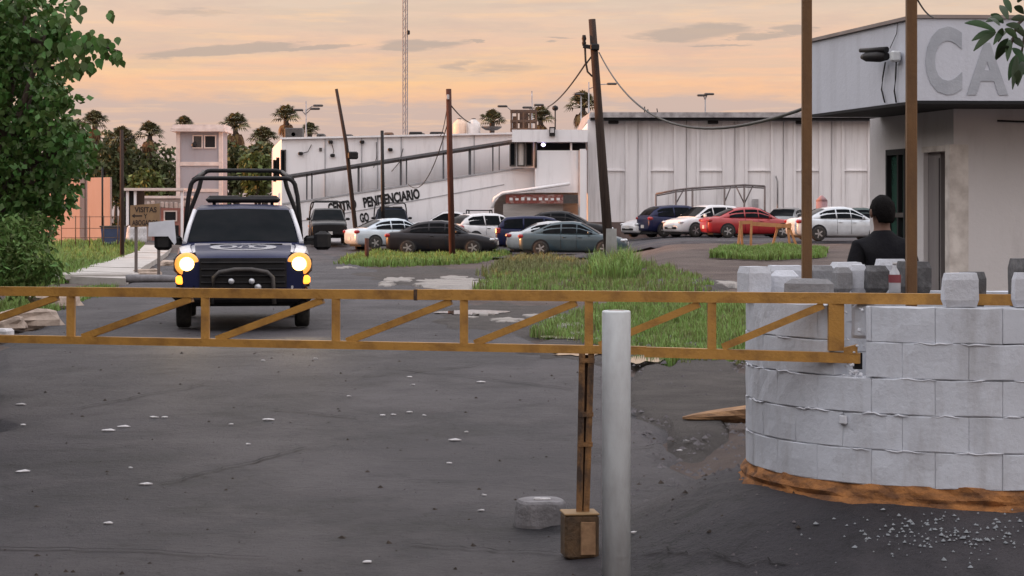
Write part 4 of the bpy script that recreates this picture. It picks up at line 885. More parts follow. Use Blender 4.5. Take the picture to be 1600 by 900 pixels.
# ------------------------------------------------------------------ vehicles
def lerp_tab(tab, x):
    if x <= tab[0][0]: return tab[0][1:]
    for a, c in zip(tab, tab[1:]):
        if a[0] <= x <= c[0]:
            t = (x-a[0])/(c[0]-a[0]); return tuple(p+(q-p)*t for p, q in zip(a[1:], c[1:]))
    return tab[-1][1:]
SPEC = {
 'sedan': dict(wb=(-1.35, 1.36), r=.32, low=[(-2.30, .46, .70, .66), (-2.27, .30, .90, .76), (-2.1, .24, .97, .82), (-1.75, .22, .985, .86), (-1.0, .2, .955, .88), (0, .19, .93, .885), (.8, .19, .915, .88), (1.1, .2, .92, .87), (1.6, .21, .86, .855), (2.0, .22, .76, .80), (2.2, .25, .66, .70), (2.28, .34, .56, .58)],
     gh=[(-1.80, .95, .975, .80, .70), (-1.4, .94, 1.18, .83, .66), (-.95, .93, 1.38, .83, .60), (-.5, .92, 1.45, .83, .585), (0, .92, 1.46, .83, .585), (.3, .92, 1.41, .83, .60), (.75, .91, 1.17, .82, .67), (1.15, .90, .93, .80, .72)], wins=[(-1.25, -.52), (-.46, .16), (.20, .85)], ws=(.36, 1.12), rw=(-1.72, -.98)),
 'hatch': dict(wb=(-1.3, 1.32), r=.34, low=[(-2.1, .42, .75, .70), (-2.08, .32, 1.0, .78), (-1.9, .26, 1.06, .84), (-1.0, .22, 1.0, .89), (0, .2, .97, .90), (.8, .2, .96, .89), (1.15, .21, .97, .88), (1.6, .23, .92, .86), (2.0, .26, .82, .80), (2.15, .3, .68, .68), (2.2, .38, .58, .56)],
     gh=[(-2.05, 1.0, 1.03, .78, .70), (-1.75, 1.0, 1.33, .82, .64), (-1.35, .98, 1.52, .83, .61), (-.6, .97, 1.58, .84, .61), (.1, .96, 1.57, .84, .61), (.4, .96, 1.50, .84, .62), (.85, .96, 1.22, .82, .68), (1.25, .95, .98, .80, .73)], wins=[(-1.6, -.75), (-.68, .12), (.18, .95)], ws=(.46, 1.22), rw=(-2.02, -1.45)),
 'suv': dict(wb=(-1.4, 1.42), r=.37, low=[(-2.35, .48, .85, .78), (-2.33, .38, 1.10, .84), (-2.2, .3, 1.16, .88), (-1.0, .26, 1.10, .93), (0, .25, 1.08, .94), (.9, .25, 1.07, .93), (1.25, .26, 1.08, .92), (1.7, .28, 1.03, .90), (2.1, .3, .95, .84), (2.3, .34, .78, .72), (2.36, .42, .66, .62)],
     gh=[(-2.28, 1.1, 1.14, .82, .76), (-2.1, 1.1, 1.45, .85, .70), (-1.85, 1.09, 1.68, .86, .66), (-1.0, 1.08, 1.74, .87, .66), (.0, 1.07, 1.73, .87, .66), (.45, 1.07, 1.63, .87, .67), (.95, 1.07, 1.33, .85, .72), (1.35, 1.06, 1.09, .83, .77)], wins=[(-1.95, -1.05), (-.98, -.05), (.02, 1.05)], ws=(.52, 1.32), rw=(-2.25, -1.92)),
 'pickup': dict(wb=(-1.75, 1.85), r=.41, low=[(-2.85, .50, 1.10, .86), (-2.82, .45, 1.30, .92), (-2.6, .42, 1.33, .95), (-1.0, .40, 1.32, .96), (0, .40, 1.30, .97), (.9, .40, 1.26, .96), (1.25, .40, 1.26, .95), (1.8, .42, 1.23, .95), (2.4, .44, 1.17, .93), (2.65, .46, 1.10, .90), (2.74, .55, 1.02, .86)],
     gh=[(-1.02, 1.28, 1.31, .88, .86), (-.92, 1.28, 1.80, .90, .74), (-.5, 1.27, 1.89, .91, .73), (.0, 1.27, 1.90, .91, .73), (.35, 1.26, 1.85, .91, .745), (.85, 1.25, 1.55, .91, .835), (1.3, 1.24, 1.27, .91, .90)], wins=[(-.78, -.12), (-.04, .95)], ws=(.42, 1.25), rw=(-.985, -.925)),
}
WH = {}
def wheel_meshes(r):
    if r not in WH:
        t = MB(); t.lathe([(r*.62, -.10), (r*.93, -.105), (r, -.075), (r, .075), (r*.93, .105), (r*.62, .10)], (0, 0, 0), 24, 'y')
        m_ = MB(); m_.lathe([(r*.64, -.06), (r*.64, .085), (r*.60, .09), (r*.56, .06), (.02, .065)], (0, 0, 0), 20, 'y')
        for k in range(5):
            a = 2*math.pi*k/5; m_.bar((0, .085, 0), (math.cos(a)*r*.58, .08, math.sin(a)*r*.58), .06, .045, (0, 1, 0))
        m_.lathe([(.06, .06), (.06, .10), (.03, .105)], (0, 0, 0), 10, 'y')
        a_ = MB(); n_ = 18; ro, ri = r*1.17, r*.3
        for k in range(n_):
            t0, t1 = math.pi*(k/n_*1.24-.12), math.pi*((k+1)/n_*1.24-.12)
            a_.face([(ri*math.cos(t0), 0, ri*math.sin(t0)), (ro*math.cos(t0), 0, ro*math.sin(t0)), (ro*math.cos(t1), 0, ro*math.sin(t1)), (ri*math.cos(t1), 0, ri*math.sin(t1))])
        WH[r] = (t.mesh('tyre'), m_.mesh('rim'), a_.mesh('wheel_arch'))
    return WH[r]
def car(kind, name, label, cat, px, d, yaw, pm_, group='vehicles parked in the prison yard', scale=1.0, width=1.0, length=1.0, glass=None, rim=None, plate=True, loc=None):
    sp = SPEC[kind]; g = loc or GD(px, d); o = thing(name, label, cat, tuple(g+Vector((0, 0, .012))), yaw, group); o.scale = (scale*length, scale*width, scale)
    b = MB(); rings = []; tab = sp['low']; xs_ = sorted(set([t[0] for t in tab]+[tab[0][0]+(tab[-1][0]-tab[0][0])*k/22 for k in range(1, 22)]))
    for x in xs_:
        zb_, zt_, w_ = lerp_tab(tab, x); h = zt_-zb_
        prof = [(w_*.86, zb_), (w_*.96, zb_+h*.12), (w_*.985, zb_+h*.35), (w_, zb_+h*.6), (w_*.985, zb_+h*.84), (w_*.94, zt_-.025), (w_*.84, zt_), (w_*.4, zt_+.022), (0, zt_+.028)]
        rings.append([(x, -y, z) for y, z in prof]+[(x, y, z) for y, z in prof[-2::-1]])
    b.loft(rings, True, True)
    gr = []; gt = sp['gh']; xg = sorted(set([t[0] for t in gt]+[gt[0][0]+(gt[-1][0]-gt[0][0])*k/14 for k in range(1, 14)]))
    for x in xg:
        z0, z1, w0, w1 = lerp_tab(gt, x); dzv = z1-z0
        prof = [(w0, z0-.04), (w0*.5+w1*.5+.012, z0+dzv*.5), (w1+.012, z1-min(.06, dzv*.3)), (w1*.9, z1-.005), (w1*.45, z1+.012), (0, z1+.018)]
        gr.append([(x, -y, z) for y, z in prof]+[(x, y, z) for y, z in prof[-2::-1]])
    b.loft(gr, True, True); b.build('body', pm_, o)
    gl = glass or M_GLASS
    def sp_(x, t, s):
        z0, z1, w0, w1 = lerp_tab(gt, x); zz_ = z0+(z1-.05-z0)*t; w_ = (w0+(w1+.012-w0)*t)+.016
        return (x, s*w_, zz_)
    for s in (-1, 1):
        for (a, c) in sp['wins']:
            q = MB(); n_ = 6; rows = [[sp_(a+(c-a)*k/n_, t, s) for k in range(n_+1)] for t in (.10, .5, .90)]; bi = [q.pts(r_) for r_ in rows]
            for i in range(2):
                for k in range(n_):
                    f = (bi[i]+k, bi[i]+k+1, bi[i+1]+k+1, bi[i+1]+k); q.f.append(f if s < 0 else f[::-1]); q.sm.append(True)
            q.build('side_window', gl, o)
    for nm, (a, c) in (('windshield', sp['ws']), ('rear_window', sp['rw'])):
        q = MB(); n_ = 6; rows = []
        for k in range(n_+1):
            x = a+(c-a)*k/n_; z0, z1, w0, w1 = lerp_tab(gt, x); w_ = w1*.92
            rows.append([(x, -w_, z1+.012), (x, -w_*.5, z1+.026), (x, 0, z1+.034), (x, w_*.5, z1+.026), (x, w_, z1+.012)])
        bi = [q.pts(r_) for r_ in rows]
        for i in range(n_):
            for k in range(4): q.f.append((bi[i]+k, bi[i+1]+k, bi[i+1]+k+1, bi[i]+k+1)); q.sm.append(True)
        q.build(nm, gl, o)
    ty, ri, ar = wheel_meshes(sp['r'])
    for x in sp['wb']:
        w_ = max(lerp_tab(tab, x+dx_)[2] for dx_ in (-.3, 0, .3))
        for s in (-1, 1):
            t = link('wheel', ty, M_TYRE, o); t.location = (x, s*(w_-.085), sp['r']); t.rotation_euler = (0, 0, 0 if s > 0 else math.pi)
            link('rim', ri, rim or M_RIM, t)
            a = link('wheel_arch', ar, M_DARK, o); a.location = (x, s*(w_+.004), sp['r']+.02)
    xf, xr_ = tab[-1][0], tab[0][0]; hz_ = {'sedan': .66, 'hatch': .74, 'suv': .88, 'pickup': .98}[kind]; tz = {'sedan': .84, 'hatch': .92, 'suv': 1.02, 'pickup': .95}[kind]
    for s in (-1, 1):
        wf = lerp_tab(tab, xf-.18)[2]; wr = lerp_tab(tab, xr_+.06)[2]
        if kind != 'pickup':
            q = MB(); q.rbox((xf-.16, s*(wf*.86), hz_), (.26, .26, .13), .05); q.build('headlight', M_HEADC, o)
        q = MB(); q.rbox((xr_+.10, s*(wr*.93), tz), (.26, .22, .17 if kind != 'suv' else .3), .05); q.build('tail_light', M_TAIL, o)
        xm = gt[-2][0]-.05; z0, z1, w0, w1 = lerp_tab(gt, xm); q = MB(); q.rbox((xm, s*(w0+.12), z0+.09), (.10, .22, .14), .04); q.build('mirror', pm_ if kind != 'pickup' else M_BLACK, o)
        for (a, c) in sp['wins'][-2:]:
            xh = a+.12; w_ = lerp_tab(tab, xh)[2]; zt_ = lerp_tab(tab, xh)[1]; q = MB(); q.rbox((xh, s*(w_*.985+.015), zt_-.13), (.18, .05, .035), .012); q.build('door_handle', M_PLAS if kind != 'sedan' else pm_, o)
    q = MB(); zf = lerp_tab(tab, xf)[0]; q.rbox((xf-.01, 0, zf+.07), (.06, 1.0, .12), .03); q.build('grille', M_BLACK, o)
    if plate:
        for x, s in ((xf+.03, 1), (xr_-.015, -1)):
            q = MB(); q.box((x, 0, .52 if kind != 'pickup' else .62), (.02, .34, .16)); q.build('licence_plate', M_PLATE, o)
    b = MB(); b.box(((sp['wb'][0]+sp['wb'][1])/2, 0, tab[4][1]+.01), (4.0 if kind != 'pickup' else 4.8, 1.45, .12)); b.build('underbody', M_DARK, o)
    for s in (-1, 1):   # door seams
        for (a, c) in sp['wins']:
            x = a-.03; zb_, zt_, w_ = lerp_tab(tab, x)
            if abs(x-sp['wb'][0]) < sp['r']*1.2: continue
            q = MB(); h = zt_-zb_; q.tube([(x, s*(w_*.98+.004), zb_+h*.15), (x, s*(w_+.004), zb_+h*.6), (x, s*(w_*.985+.004), zb_+h*.84), (x, s*(w_*.945+.005), zt_-.03)], .006, 4); q.build('door_seam', M_DARK, o)
    return o
def rollbar(o, xa=-.95, xb=-2.0, za=2.36, zb_=2.5, wa=.86, wb_=.72, m=None, rear=True):
    m = m or M_BLACK
    def hoop(x, w_, z, r=.037):
        b = MB(); z0 = 1.30; n_ = 5; pts = [(x, -.93, z0), (x+.02, -.90, 1.75), (x, -w_-.03, z-.30)]
        pts += [(x, -w_+.16*(1-math.cos(k*math.pi/2/n_))-.0, z-.16+.16*math.sin(k*math.pi/2/n_)) for k in range(n_+1)]
        pts += [(q[0], -q[1], q[2]) for q in pts[::-1]]; b.tube(pts, r, 8); b.build('roll_bar', m, o)
    hoop(xa, wa, za)
    if rear:
        hoop(xb, wb_, zb_)
        for s in (-1, 1):
            b = MB(); b.tube([(xa, s*(wa-.05), za-.02), (xb, s*(wb_-.05), zb_-.02)], .035, 7); b.build('rack_rail', m, o)
            b = MB(); b.tube([(xb, s*.9, 1.75), (-2.7, s*.88, 1.32)], .035, 7); b.build('brace', m, o)
def lightbar(o, x=-.05, z=1.93, w_=1.3, m=None):
    b = MB(); b.rbox((x, 0, z), (.28, w_, .09), .035); lb = b.build('light_bar', m or M_BLACK, o)
    for s in (-1, 1): q = MB(); q.rbox((x, s*w_*.27, z+.05), (.22, w_*.4, .04), .015); q.build('lens', M_PLAS, lb)
P_BLUEB = paint('navy_black', (.012, .016, .032), coat=.12, spec=.2); P_DARK = paint('charcoal', (.022, .022, .027), coat=.12, spec=.2); P_WHITE = paint('white', (.66, .66, .68), metal=0); P_SILV = paint('silver', (.46, .49, .52), metal=.3)
P_TEAL = paint('blue_grey', (.040, .072, .092), rough=.42, coat=.35); P_NAVY = paint('navy', (.012, .016, .055), coat=.12, spec=.2); P_RED = paint('red', (.36, .018, .022)); P_BLK = paint('black', (.012, .012, .014), coat=.12, spec=.2); P_GREY = paint('grey', (.25, .26, .27), metal=.3); P_GREEN = paint('dark_green', (.02, .05, .045)); P_PALE = paint('pale_silver', (.55, .62, .68), metal=.2)
R0 = 0.0; PI = math.pi
# left row: noses to the right
car('sedan', 'parked_car', 'charcoal sedan behind the reddish pole, its nose to the right', 'car', 692, 89.5, R0-.10, P_DARK, length=1.03, scale=1.02)
car('sedan', 'parked_car', 'blue grey sedan behind the leaning pole, nearest of the row', 'car', 897, 87.5, R0-.12, P_TEAL, length=1.0)
car('sedan', 'parked_car', 'pale silver sedan with red tail lamp left of the charcoal sedan', 'car', 617, 97, R0+.45, P_PALE)
car('sedan', 'parked_car', 'silver sedan half hidden just behind the blue grey sedan', 'car', 873, 90.6, R0+.02, P_SILV)
car('suv', 'parked_car', 'navy station wagon behind the two silver and blue sedans', 'car', 850, 95.5, R0+.02, P_NAVY, length=1.02, scale=.94)
car('hatch', 'parked_car', 'white hatchback showing its left tail lamp beside the navy wagon', 'car', 765, 99.5, R0+.55, P_WHITE, scale=1.0)
car('sedan', 'parked_car', 'black sedan behind the navy wagon with only roof and nose showing', 'car', 880, 103, R0-.15, P_BLK, scale=1.1)
o = car('pickup', 'pickup_truck', 'white double cab pickup with a black bed rack behind the charcoal sedan', 'pickup truck', 702, 107, PI-.08, P_WHITE, scale=.84)
lightbar(o, -.1, 1.93, 1.0); rollbar(o, -1.15, -2.6, 1.98, 1.98, .80, .80)
o = car('pickup', 'pickup_truck', 'black police pickup with roll bar parked facing the road', 'pickup truck', 512, 101, -PI/2+.12, P_BLK, scale=.93); rollbar(o, -.95, -2.0, 2.25, 2.3)
o = car('pickup', 'pickup_truck', 'dark police pickup facing front behind the pale silver sedan', 'pickup truck', 611, 107, -PI/2+.1, P_BLUEB, scale=.93); rollbar(o, -.95, -2.0, 2.2, 2.25, rear=False); lightbar(o)
# right row
car('sedan', 'parked_car', 'white sedan nose left at the far left of the right row', 'car', 1038, 104.5, PI+.55, P_WHITE)
car('hatch', 'parked_car', 'dark blue hatchback with red tail lamp between two white cars', 'car', 1064, 103, .35, P_NAVY)
car('hatch', 'parked_car', 'white crossover with dark wheels left of the red sedan', 'car', 1104, 101, PI+.55, P_WHITE, rim=M_BLACK)
car('sedan', 'parked_car', 'red sedan in the right row of the yard', 'car', 1172, 98, R0+.18, P_RED)
car('sedan', 'parked_car', 'silver white compact sedan behind the standing person', 'car', 1313, 86, R0+.22, paint('silver_white', (.56, .60, .64), metal=.1), scale=.98, length=.97)
car('sedan', 'parked_car', 'grey car far behind between the red sedan and the brown post', 'car', 1232, 106, R0+1.2, P_GREY)
car('sedan', 'parked_car', 'dark green car far behind the silver white sedan', 'car', 1348, 106, R0+.1, P_GREEN)
# police pickup with lit headlights coming along the road
TDp = 33.6; g = GD(380, TDp); vdir = Vector((g.x, g.y, 0)).normalized(); yaw = math.atan2(-vdir.y, -vdir.x)
M_NAVYW = paint('police_navy', (.010, .014, .055), coat=.08, rough=.4, spec=.2)
hero = car('pickup', 'police_pickup', 'navy police pickup with lit headlights and roll bars driving toward the gate', 'pickup truck', 380, TDp, yaw, M_NAVYW, group=None, scale=1.0, width=1.05, plate=False)
M_FEND = paint('fender_white', (.62, .62, .66), metal=0)
M_LAMP = mat('lit_headlight', (.9, .8, .6), .3, emit=(1.0, .66, .20), estr=5); M_AMB = mat('lit_amber', (.9, .4, .05), .3, emit=(1.0, .30, .03), estr=2.5)
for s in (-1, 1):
    q = MB(); q.lathe([(.10, -.3), (.165, -.05), (.175, .0), (.165, .03), (.13, .035)], (2.70, s*.80, 1.0), 20, 'x'); hl = q.build('headlight', mat('halo_glow_ring', (.40, .26, .12), .3, .3, emit=(1.0, .36, .05), estr=1.0), hero)  # glowing bezel ring imitates the orange halo around the headlight
    q = MB(); q.rbox((2.60, s*.80, .99), (.26, .38, .34), .08); q.build('lamp_housing', M_PLAS, hl)
    q = MB(); q.lathe([(.105, 0), (.10, .03), (.07, .05), (.001, .06)], (2.735, s*.80, 1.0), 18, 'x'); q.build('lamp_lens', M_LAMP, hl)
    q = MB(); q.rbox((2.62, s*.88, .76), (.2, .16, .13), .03); q.build('turn_signal', M_AMB, hero)
    q = MB(); q.rbox((2.55, s*.90, .54), (.28, .22, .22), .06); q.build('bumper_corner', P_BLK, hero)
    q = MB(); q.rbox((2.69, s*.70, .60), (.1, .09, .2), .03); q.build('fog_trim', M_FEND, hero)
    q = MB(); q.loft([[(x, s*(w_-.17), z+.01), (x, s*(w_-.02), z-.02), (x, s*(w_+.012), z-.12), (x, s*(w_+.008), z-.2), (x, s*(w_-.17), z-.2)] for x, w_, z in ((1.25, .945, 1.27), (1.8, .95, 1.26), (2.3, .93, 1.225), (2.56, .90, 1.17))]); q.build('fender_cap', M_FEND, hero)
    # white fender sweep along hood edges and A pillars
    q = MB(); pts = []
    for x in (2.45, 2.1, 1.7, 1.35, 1.22):
        zb_, zt_, w_ = lerp_tab(SPEC['pickup']['low'], x); pts.append(((x, s*w_*.74, zt_+.022), (x, s*(w_*.99+.008), zt_-.06), (x, s*(w_+.006), zt_-.26)))
    i0 = [q.pts(p) for p in pts]
    for a, c in zip(i0, i0[1:]):
        for k in (0, 1): q.f.append((a+k, c+k, c+k+1, a+k+1)); q.sm.append(True)
    q.build('fender_panel', M_FEND, hero)
    q = MB(); pp = []
    for x in (1.26, .85, .42):
        z0, z1, w0, w1 = lerp_tab(SPEC['pickup']['gh'], x); pp.append((x, s*(w1*.965+.01), z1+.004))
    q.tube(pp, .035, 6); q.build('pillar', M_FEND, hero)
    # big door mirrors
    q = MB(); q.rbox((.92, s*1.20, 1.33), (.16, .26, .30), .05); mr = q.build('mirror', M_BLACK, hero)
    q = MB(); q.bar((.92, s*.9, 1.28), (.92, s*1.1, 1.3), .06, .05); q.build('mirror_arm', M_BLACK, mr)
# one tall pale mirror cover on the passenger side
q = MB(); q.loft([[(x, -1.08, 1.34), (x, -1.03, 1.26), (x, -1.0, 1.30), (x, -1.03, 1.66), (x, -1.41, 1.62), (x, -1.42, 1.40), (x, -1.12, 1.40)] for x in (1.005, 1.03)]); q.build('mirror_cover', paint('mirror_white', (.72, .74, .80), metal=0), hero)
q = MB(); q.box((2.735, 0, .87), (.06, 1.24, .44)); gl_ = q.build('grille', M_BLACK, hero)
for k in range(4):
    q = MB(); q.rbox((2.775, 0, .72+.1*k), (.03, 1.2, .028), .008); q.build('grille_bar', M_BLACK, gl_)
q = MB(); q.rbox((2.72, 0, .52), (.16, 1.72, .2), .05); q.build('bumper', M_BLACK, hero)
q = MB(); pts = [(2.86, -.44, .40), (2.86, -.42, .80), (2.86, -.34, .88), (2.86, -.12, .92), (2.86, .12, .92), (2.86, .34, .88), (2.86, .42, .80), (2.86, .44, .40)]
q.tube(pts, .032, 8); q.tube([(2.86, -.43, .60), (2.86, .43, .60)], .028, 8)
for s in (-1, 1): q.tube([(2.86, s*.35, .55), (2.6, s*.35, .5)], .03, 6)
pb = q.build('push_bar', M_PLAS, hero)
for (y, z, r) in ((-.17, .745, .045), (.12, .745, .045), (.21, .655, .05)):
    q = MB(); q.lathe([(r, 0), (r, .03), (r*.6, .05), (.001, .052)], (2.87, y, z), 12, 'x'); q.build('spot_lamp', M_HEADC, pb)
q = MB(); q.bar((1.33, -.72, 1.275), (1.33, .72, 1.275), .05, .035); q.build('cowl_strip', M_FEND, hero)
# hood emblem: white ring outline with inner badge shapes
def hood_pt(x, y): zb_, zt_, w_ = lerp_tab(SPEC['pickup']['low'], x); t = abs(y)/w_; return (x, y, zt_+.034-.012*t-.02*max(0, t-.4))
def hood_stroke(pts, w_, name):
    q = MB(); rows = []
    for i, (x, y) in enumerate(pts):
        a, c = Vector(pts[max(0, i-1)]), Vector(pts[min(len(pts)-1, i+1)]); t = (c-a).normalized(); n_ = Vector((-t.y, t.x))*w_/2
        rows.append((hood_pt(x+n_.x, y+n_.y), hood_pt(x-n_.x, y-n_.y)))
    ii = [q.pts(r_) for r_ in rows]
    for a, c in zip(ii, ii[1:]): q.f.append((a, a+1, c+1, c)); q.sm.append(False)
    q.build(name, M_FEND, hero)
el = lambda cx, cy, rx, ry: [(cx+rx*math.cos(2*PI*k/24), cy+ry*math.sin(2*PI*k/24)) for k in range(25)]
hood_stroke(el(1.9, 0, .42, .44), .10, 'hood_emblem'); hood_stroke(el(1.9, -.25, .18, .13), .07, 'hood_emblem'); hood_stroke(el(1.9, .25, .18, .13), .07, 'hood_emblem')
hood_stroke([(2.1, -.06), (1.72, 0), (2.1, .1), (1.72, .1)], .06, 'hood_emblem')
q = MB(); q.rbox((-.30, 0, 1.99), (.42, 1.16, .10), .04); lb = q.build('light_bar', M_BLACK, hero)
for s in (-1, 1): q = MB(); q.rbox((-.30, s*.30, 2.045), (.34, .46, .03), .012); q.build('lens', M_PLAS, lb)
rollbar(hero, -1.1, -2.55, 2.36, 2.52, .84, .70)
for s in (-1, 1):
    q = MB(); q.tube([(-.2, s*.45, 1.9), (-.2, s*.45, 1.95)], .03, 6); q.build('bar_mount', M_BLACK, hero)
q = MB(); q.rbox((1.42, -.25, 1.275), (.04, .5, .02), .006, Matrix.Rotation(.35, 3, 'Z')); q.rbox((1.42, .35, 1.275), (.04, .5, .02), .006, Matrix.Rotation(.35, 3, 'Z')); q.build('wiper', M_BLACK, hero)
for s in (-1, 1):
    ld = bpy.data.lights.new('headlight_beam', 'SPOT'); ld.energy = 60; ld.color = (1, .75, .42); ld.spot_size = math.radians(60); ld.spot_blend = .8; ld.shadow_soft_size = .1
    lo2 = bpy.data.objects.new('headlight_beam', ld); COL.objects.link(lo2); lo2.parent = hero; lo2.location = (2.86, s*.8, .97); lo2.rotation_euler = (math.radians(82), 0, -PI/2)
# ------------------------------------------------------------------ yard furniture
# carport frame
cf = thing('carport_frame', 'thin bare metal carport frame in front of the warehouse', 'frame', tuple(GD(1110, 107.5))); c0 = cf.location; CD = 107.5
def PC(px, py, dd=0): return P(px, py, CD+dd)
tops = [(1025, 303), (1056, 297), (1072, 295), (1082, 294), (1132, 291), (1163, 289), (1195, 291)]
M_CF = mat('frame_steel', (.16, .14, .14), .6, .3)
b = MB(c0); b.tube([PC(*t) for t in tops], .06, 6); b.tube([PC(t[0], t[1]+3, .8) for t in tops], .04, 6); b.build('roof_beam', M_CF, cf)
for px, py in tops:
    q = PC(px, py); b = MB(c0); b.tube([q, Vector((q.x, q.y, gz(q.x, q.y)))], .05, 6); b.build('post', M_CF, cf)
for (a, c) in (((1132, 316), (1142, 292)), ((1163, 318), (1150, 291)), ((1163, 318), (1176, 291)), ((1056, 318), (1068, 297))):
    b = MB(c0); b.tube([PC(*a), PC(*c)], .035, 5); b.build('brace', M_CF, cf)
q = GD(1284, 100); wt = thing('cistern', 'pinkish red round cistern behind the silver white sedan', 'cistern', tuple(q)); r_ = 9/F*100; zt_ = Z(314, 100)-q.z
b = MB(q); b.lathe([(r_, 0), (r_, zt_)], q, 18); b.build('drum', mat('pink_drum', (.32, .20, .21), .7, 0, (.24, .14, .15), vs=3), wt); b = MB(q); b.lathe([(r_*1.05, zt_), (r_*.6, zt_+.16), (.06, zt_+.27)], q, 18); b.build('lid', MATS['pink_drum'], wt)
# orange trestle
TDr = G(1180, 387).y
def PT(px, py, dd=0): return P(px, py, TDr+dd)
q = GD(1195, TDr); tr_ = thing('trestle', 'orange painted trestle barrier standing on the grass island', 'barrier', tuple(q)); t0 = tr_.location
M_TRE = mat('orange_trestle', (.46, .22, .09), .65, 0, (.32, .14, .06), vs=5)
def leg(px, py, qx, qy, dd=0):
    a = PT(px, py, dd); e = PT(qx, qy, dd); e.z = gz(e.x, e.y)-.05; b = MB(t0); b.bar(a, e, .08, .08); b.build('leg', M_TRE, tr_)
leg(1157, 347, 1153, 385); leg(1174, 347, 1173, 386); leg(1216, 352, 1206, 383, .5); leg(1231, 352, 1234, 385, .5); leg(1232, 352, 1246, 383, .5); leg(1158, 349, 1160, 382, .8)
b = MB(t0); b.bar(PT(1155, 348), PT(1176, 347), .09, .12); b.build('cap', M_TRE, tr_); b = MB(t0); b.bar(PT(1174, 349.5), PT(1236, 353.5, .5), .08, .14); b.build('cross_beam', M_TRE, tr_)
b = MB(t0); b.bar(PT(1212, 356, .5), PT(1236, 351, .5), .09, .12); b.build('cap', M_TRE, tr_)
# ------------------------------------------------------------------ round block wall (sentry ring) on the right
bw = thing('block_wall', 'round whitewashed block wall the gate end rests in', 'wall', (RING.x, RING.y, .28)); w0 = bw.location
NB = 23; CO = 5; CHH = (1.255-.28)/CO; TH = .13
def block_ring(a0, a1, z0, z1, r0, r1, seed, bev=.0045):
    n_ = 4; out = []
    def pt(a, r, z):
        p = Vector((RING.x+r*math.sin(a), RING.y-r*math.cos(a), z)); k = mnoise.noise(p*9+Vector((seed, 0, 0)))*.006+mnoise.noise(p*24)*.003
        return p+Vector((math.sin(a)*k, -math.cos(a)*k, k*.6))
    prof = [(r0, z0), (r1-bev, z0), (r1, z0+bev*1.2), (r1, (z0+z1)/2), (r1, z1-bev*1.2), (r1-bev, z1), (r0, z1)]
    for k in range(n_+1):
        a = a0+(a1-a0)*k/n_; rr = 0 if 0 < k < n_ else bev; out.append([pt(a, min(r, r1-rr) if r > r0 else r, z) for r, z in prof])
    return out
def ang_of(px):
    lo, hi = -1.57, 0.0     # front-left quarter: angle where the face projects at px
    for _ in range(40):
        m_ = (lo+hi)/2; x = RING.x+RR*math.sin(m_); y = RING.y-RR*math.cos(m_)
        if 800+F*x/y < px: lo = m_
        else: hi = m_
    return (lo+hi)/2
A_N0, A_N1 = ang_of(1322), ang_of(1352)
da = 2*PI/NB
for c in range(CO):
    z0 = .28+c*CHH; off = (c % 2)*.5*da+.07
    for k in range(NB):
        a0, a1 = off+k*da-PI, off+(k+1)*da-PI
        segs = [(a0, a1)]
        if c == CO-2:
            segs = []
            for (s0, s1) in ((a0, min(a1, ang_of(1302))), (max(a0, A_N1), a1)):
                if s1-s0 > .02: segs.append((s0, s1))
        if c == CO-1:
            segs = []
            for (s0, s1) in ((a0, min(a1, ang_of(1300))), (max(a0, A_N1), a1)):
                if s1-s0 > .02: segs.append((s0, s1))
        for s0, s1 in segs:
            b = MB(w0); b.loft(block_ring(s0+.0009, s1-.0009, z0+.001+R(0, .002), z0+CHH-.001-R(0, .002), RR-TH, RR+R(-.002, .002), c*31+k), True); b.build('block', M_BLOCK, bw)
M_MORT = wall_mat('whitewash_mortar', (.62, .64, .69), (.30, .30, .31), .35, (5, 5, 5), 4)
b = MB(w0)
for c in range(1, CO):          # ragged mortar beads squeezed from some of the bed joints
    a = -1.6
    while a < .9:
        ln = R(.05, .22)
        if random.random() < .72 and not (c >= CO-2 and A_N0-.25 < a < A_N1+.02):
            n_ = max(3, int(ln/.025)); pts = []; rad = []
            for k in range(n_+1):
                aa = a+ln*k/n_; pts.append((RING.x+(RR+.003)*math.sin(aa), RING.y-(RR+.003)*math.cos(aa), .28+c*CHH+R(-.006, .006))); rad.append(R(.003, .0065) if 0 < k < n_ else .002)
            b.tube(pts, rad, 5, False)
        a += ln+R(.02, .2)
o = b.build('mortar_bead', M_MORT, bw); o['kind'] = 'stuff'
# mortar core just behind the joints
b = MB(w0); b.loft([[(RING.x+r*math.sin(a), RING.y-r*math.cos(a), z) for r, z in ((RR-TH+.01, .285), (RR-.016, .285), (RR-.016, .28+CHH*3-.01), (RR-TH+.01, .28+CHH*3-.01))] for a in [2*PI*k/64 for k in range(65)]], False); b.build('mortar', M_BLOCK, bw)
# broken edge lumps beside the notch
b = MB(w0)
for k in range(26):
    a = ang_of(1318+R(-6, 30)); z = .28+CHH*R(3.0, 5.0) if k % 2 else .28+CHH*3+R(-.01, .03); 
    if a > A_N1-.015 and k % 2: continue
    p = Vector((RING.x+(RR-.03)*math.sin(a), RING.y-(RR-.03)*math.cos(a), z)); s = R(.006, .016)
    b.rbox(p, (s*1.6, s*1.6, s), s*.3, Matrix.Rotation(R(0, 3), 3, (R(-1, 1), R(-1, 1), 1)))
o = b.build('broken_mortar', M_MORT, bw); o['kind'] = 'stuff'
b = MB(w0)     # rough stub of block left at the notch
a0, a1 = ang_of(1316), ang_of(1350); b.loft(block_ring(a0, a1, .28+CHH*4.05, .28+CHH*5.02, RR-TH*.95, RR-.075, 77, .015), True); b.build('broken_block', M_BLOCK, bw)
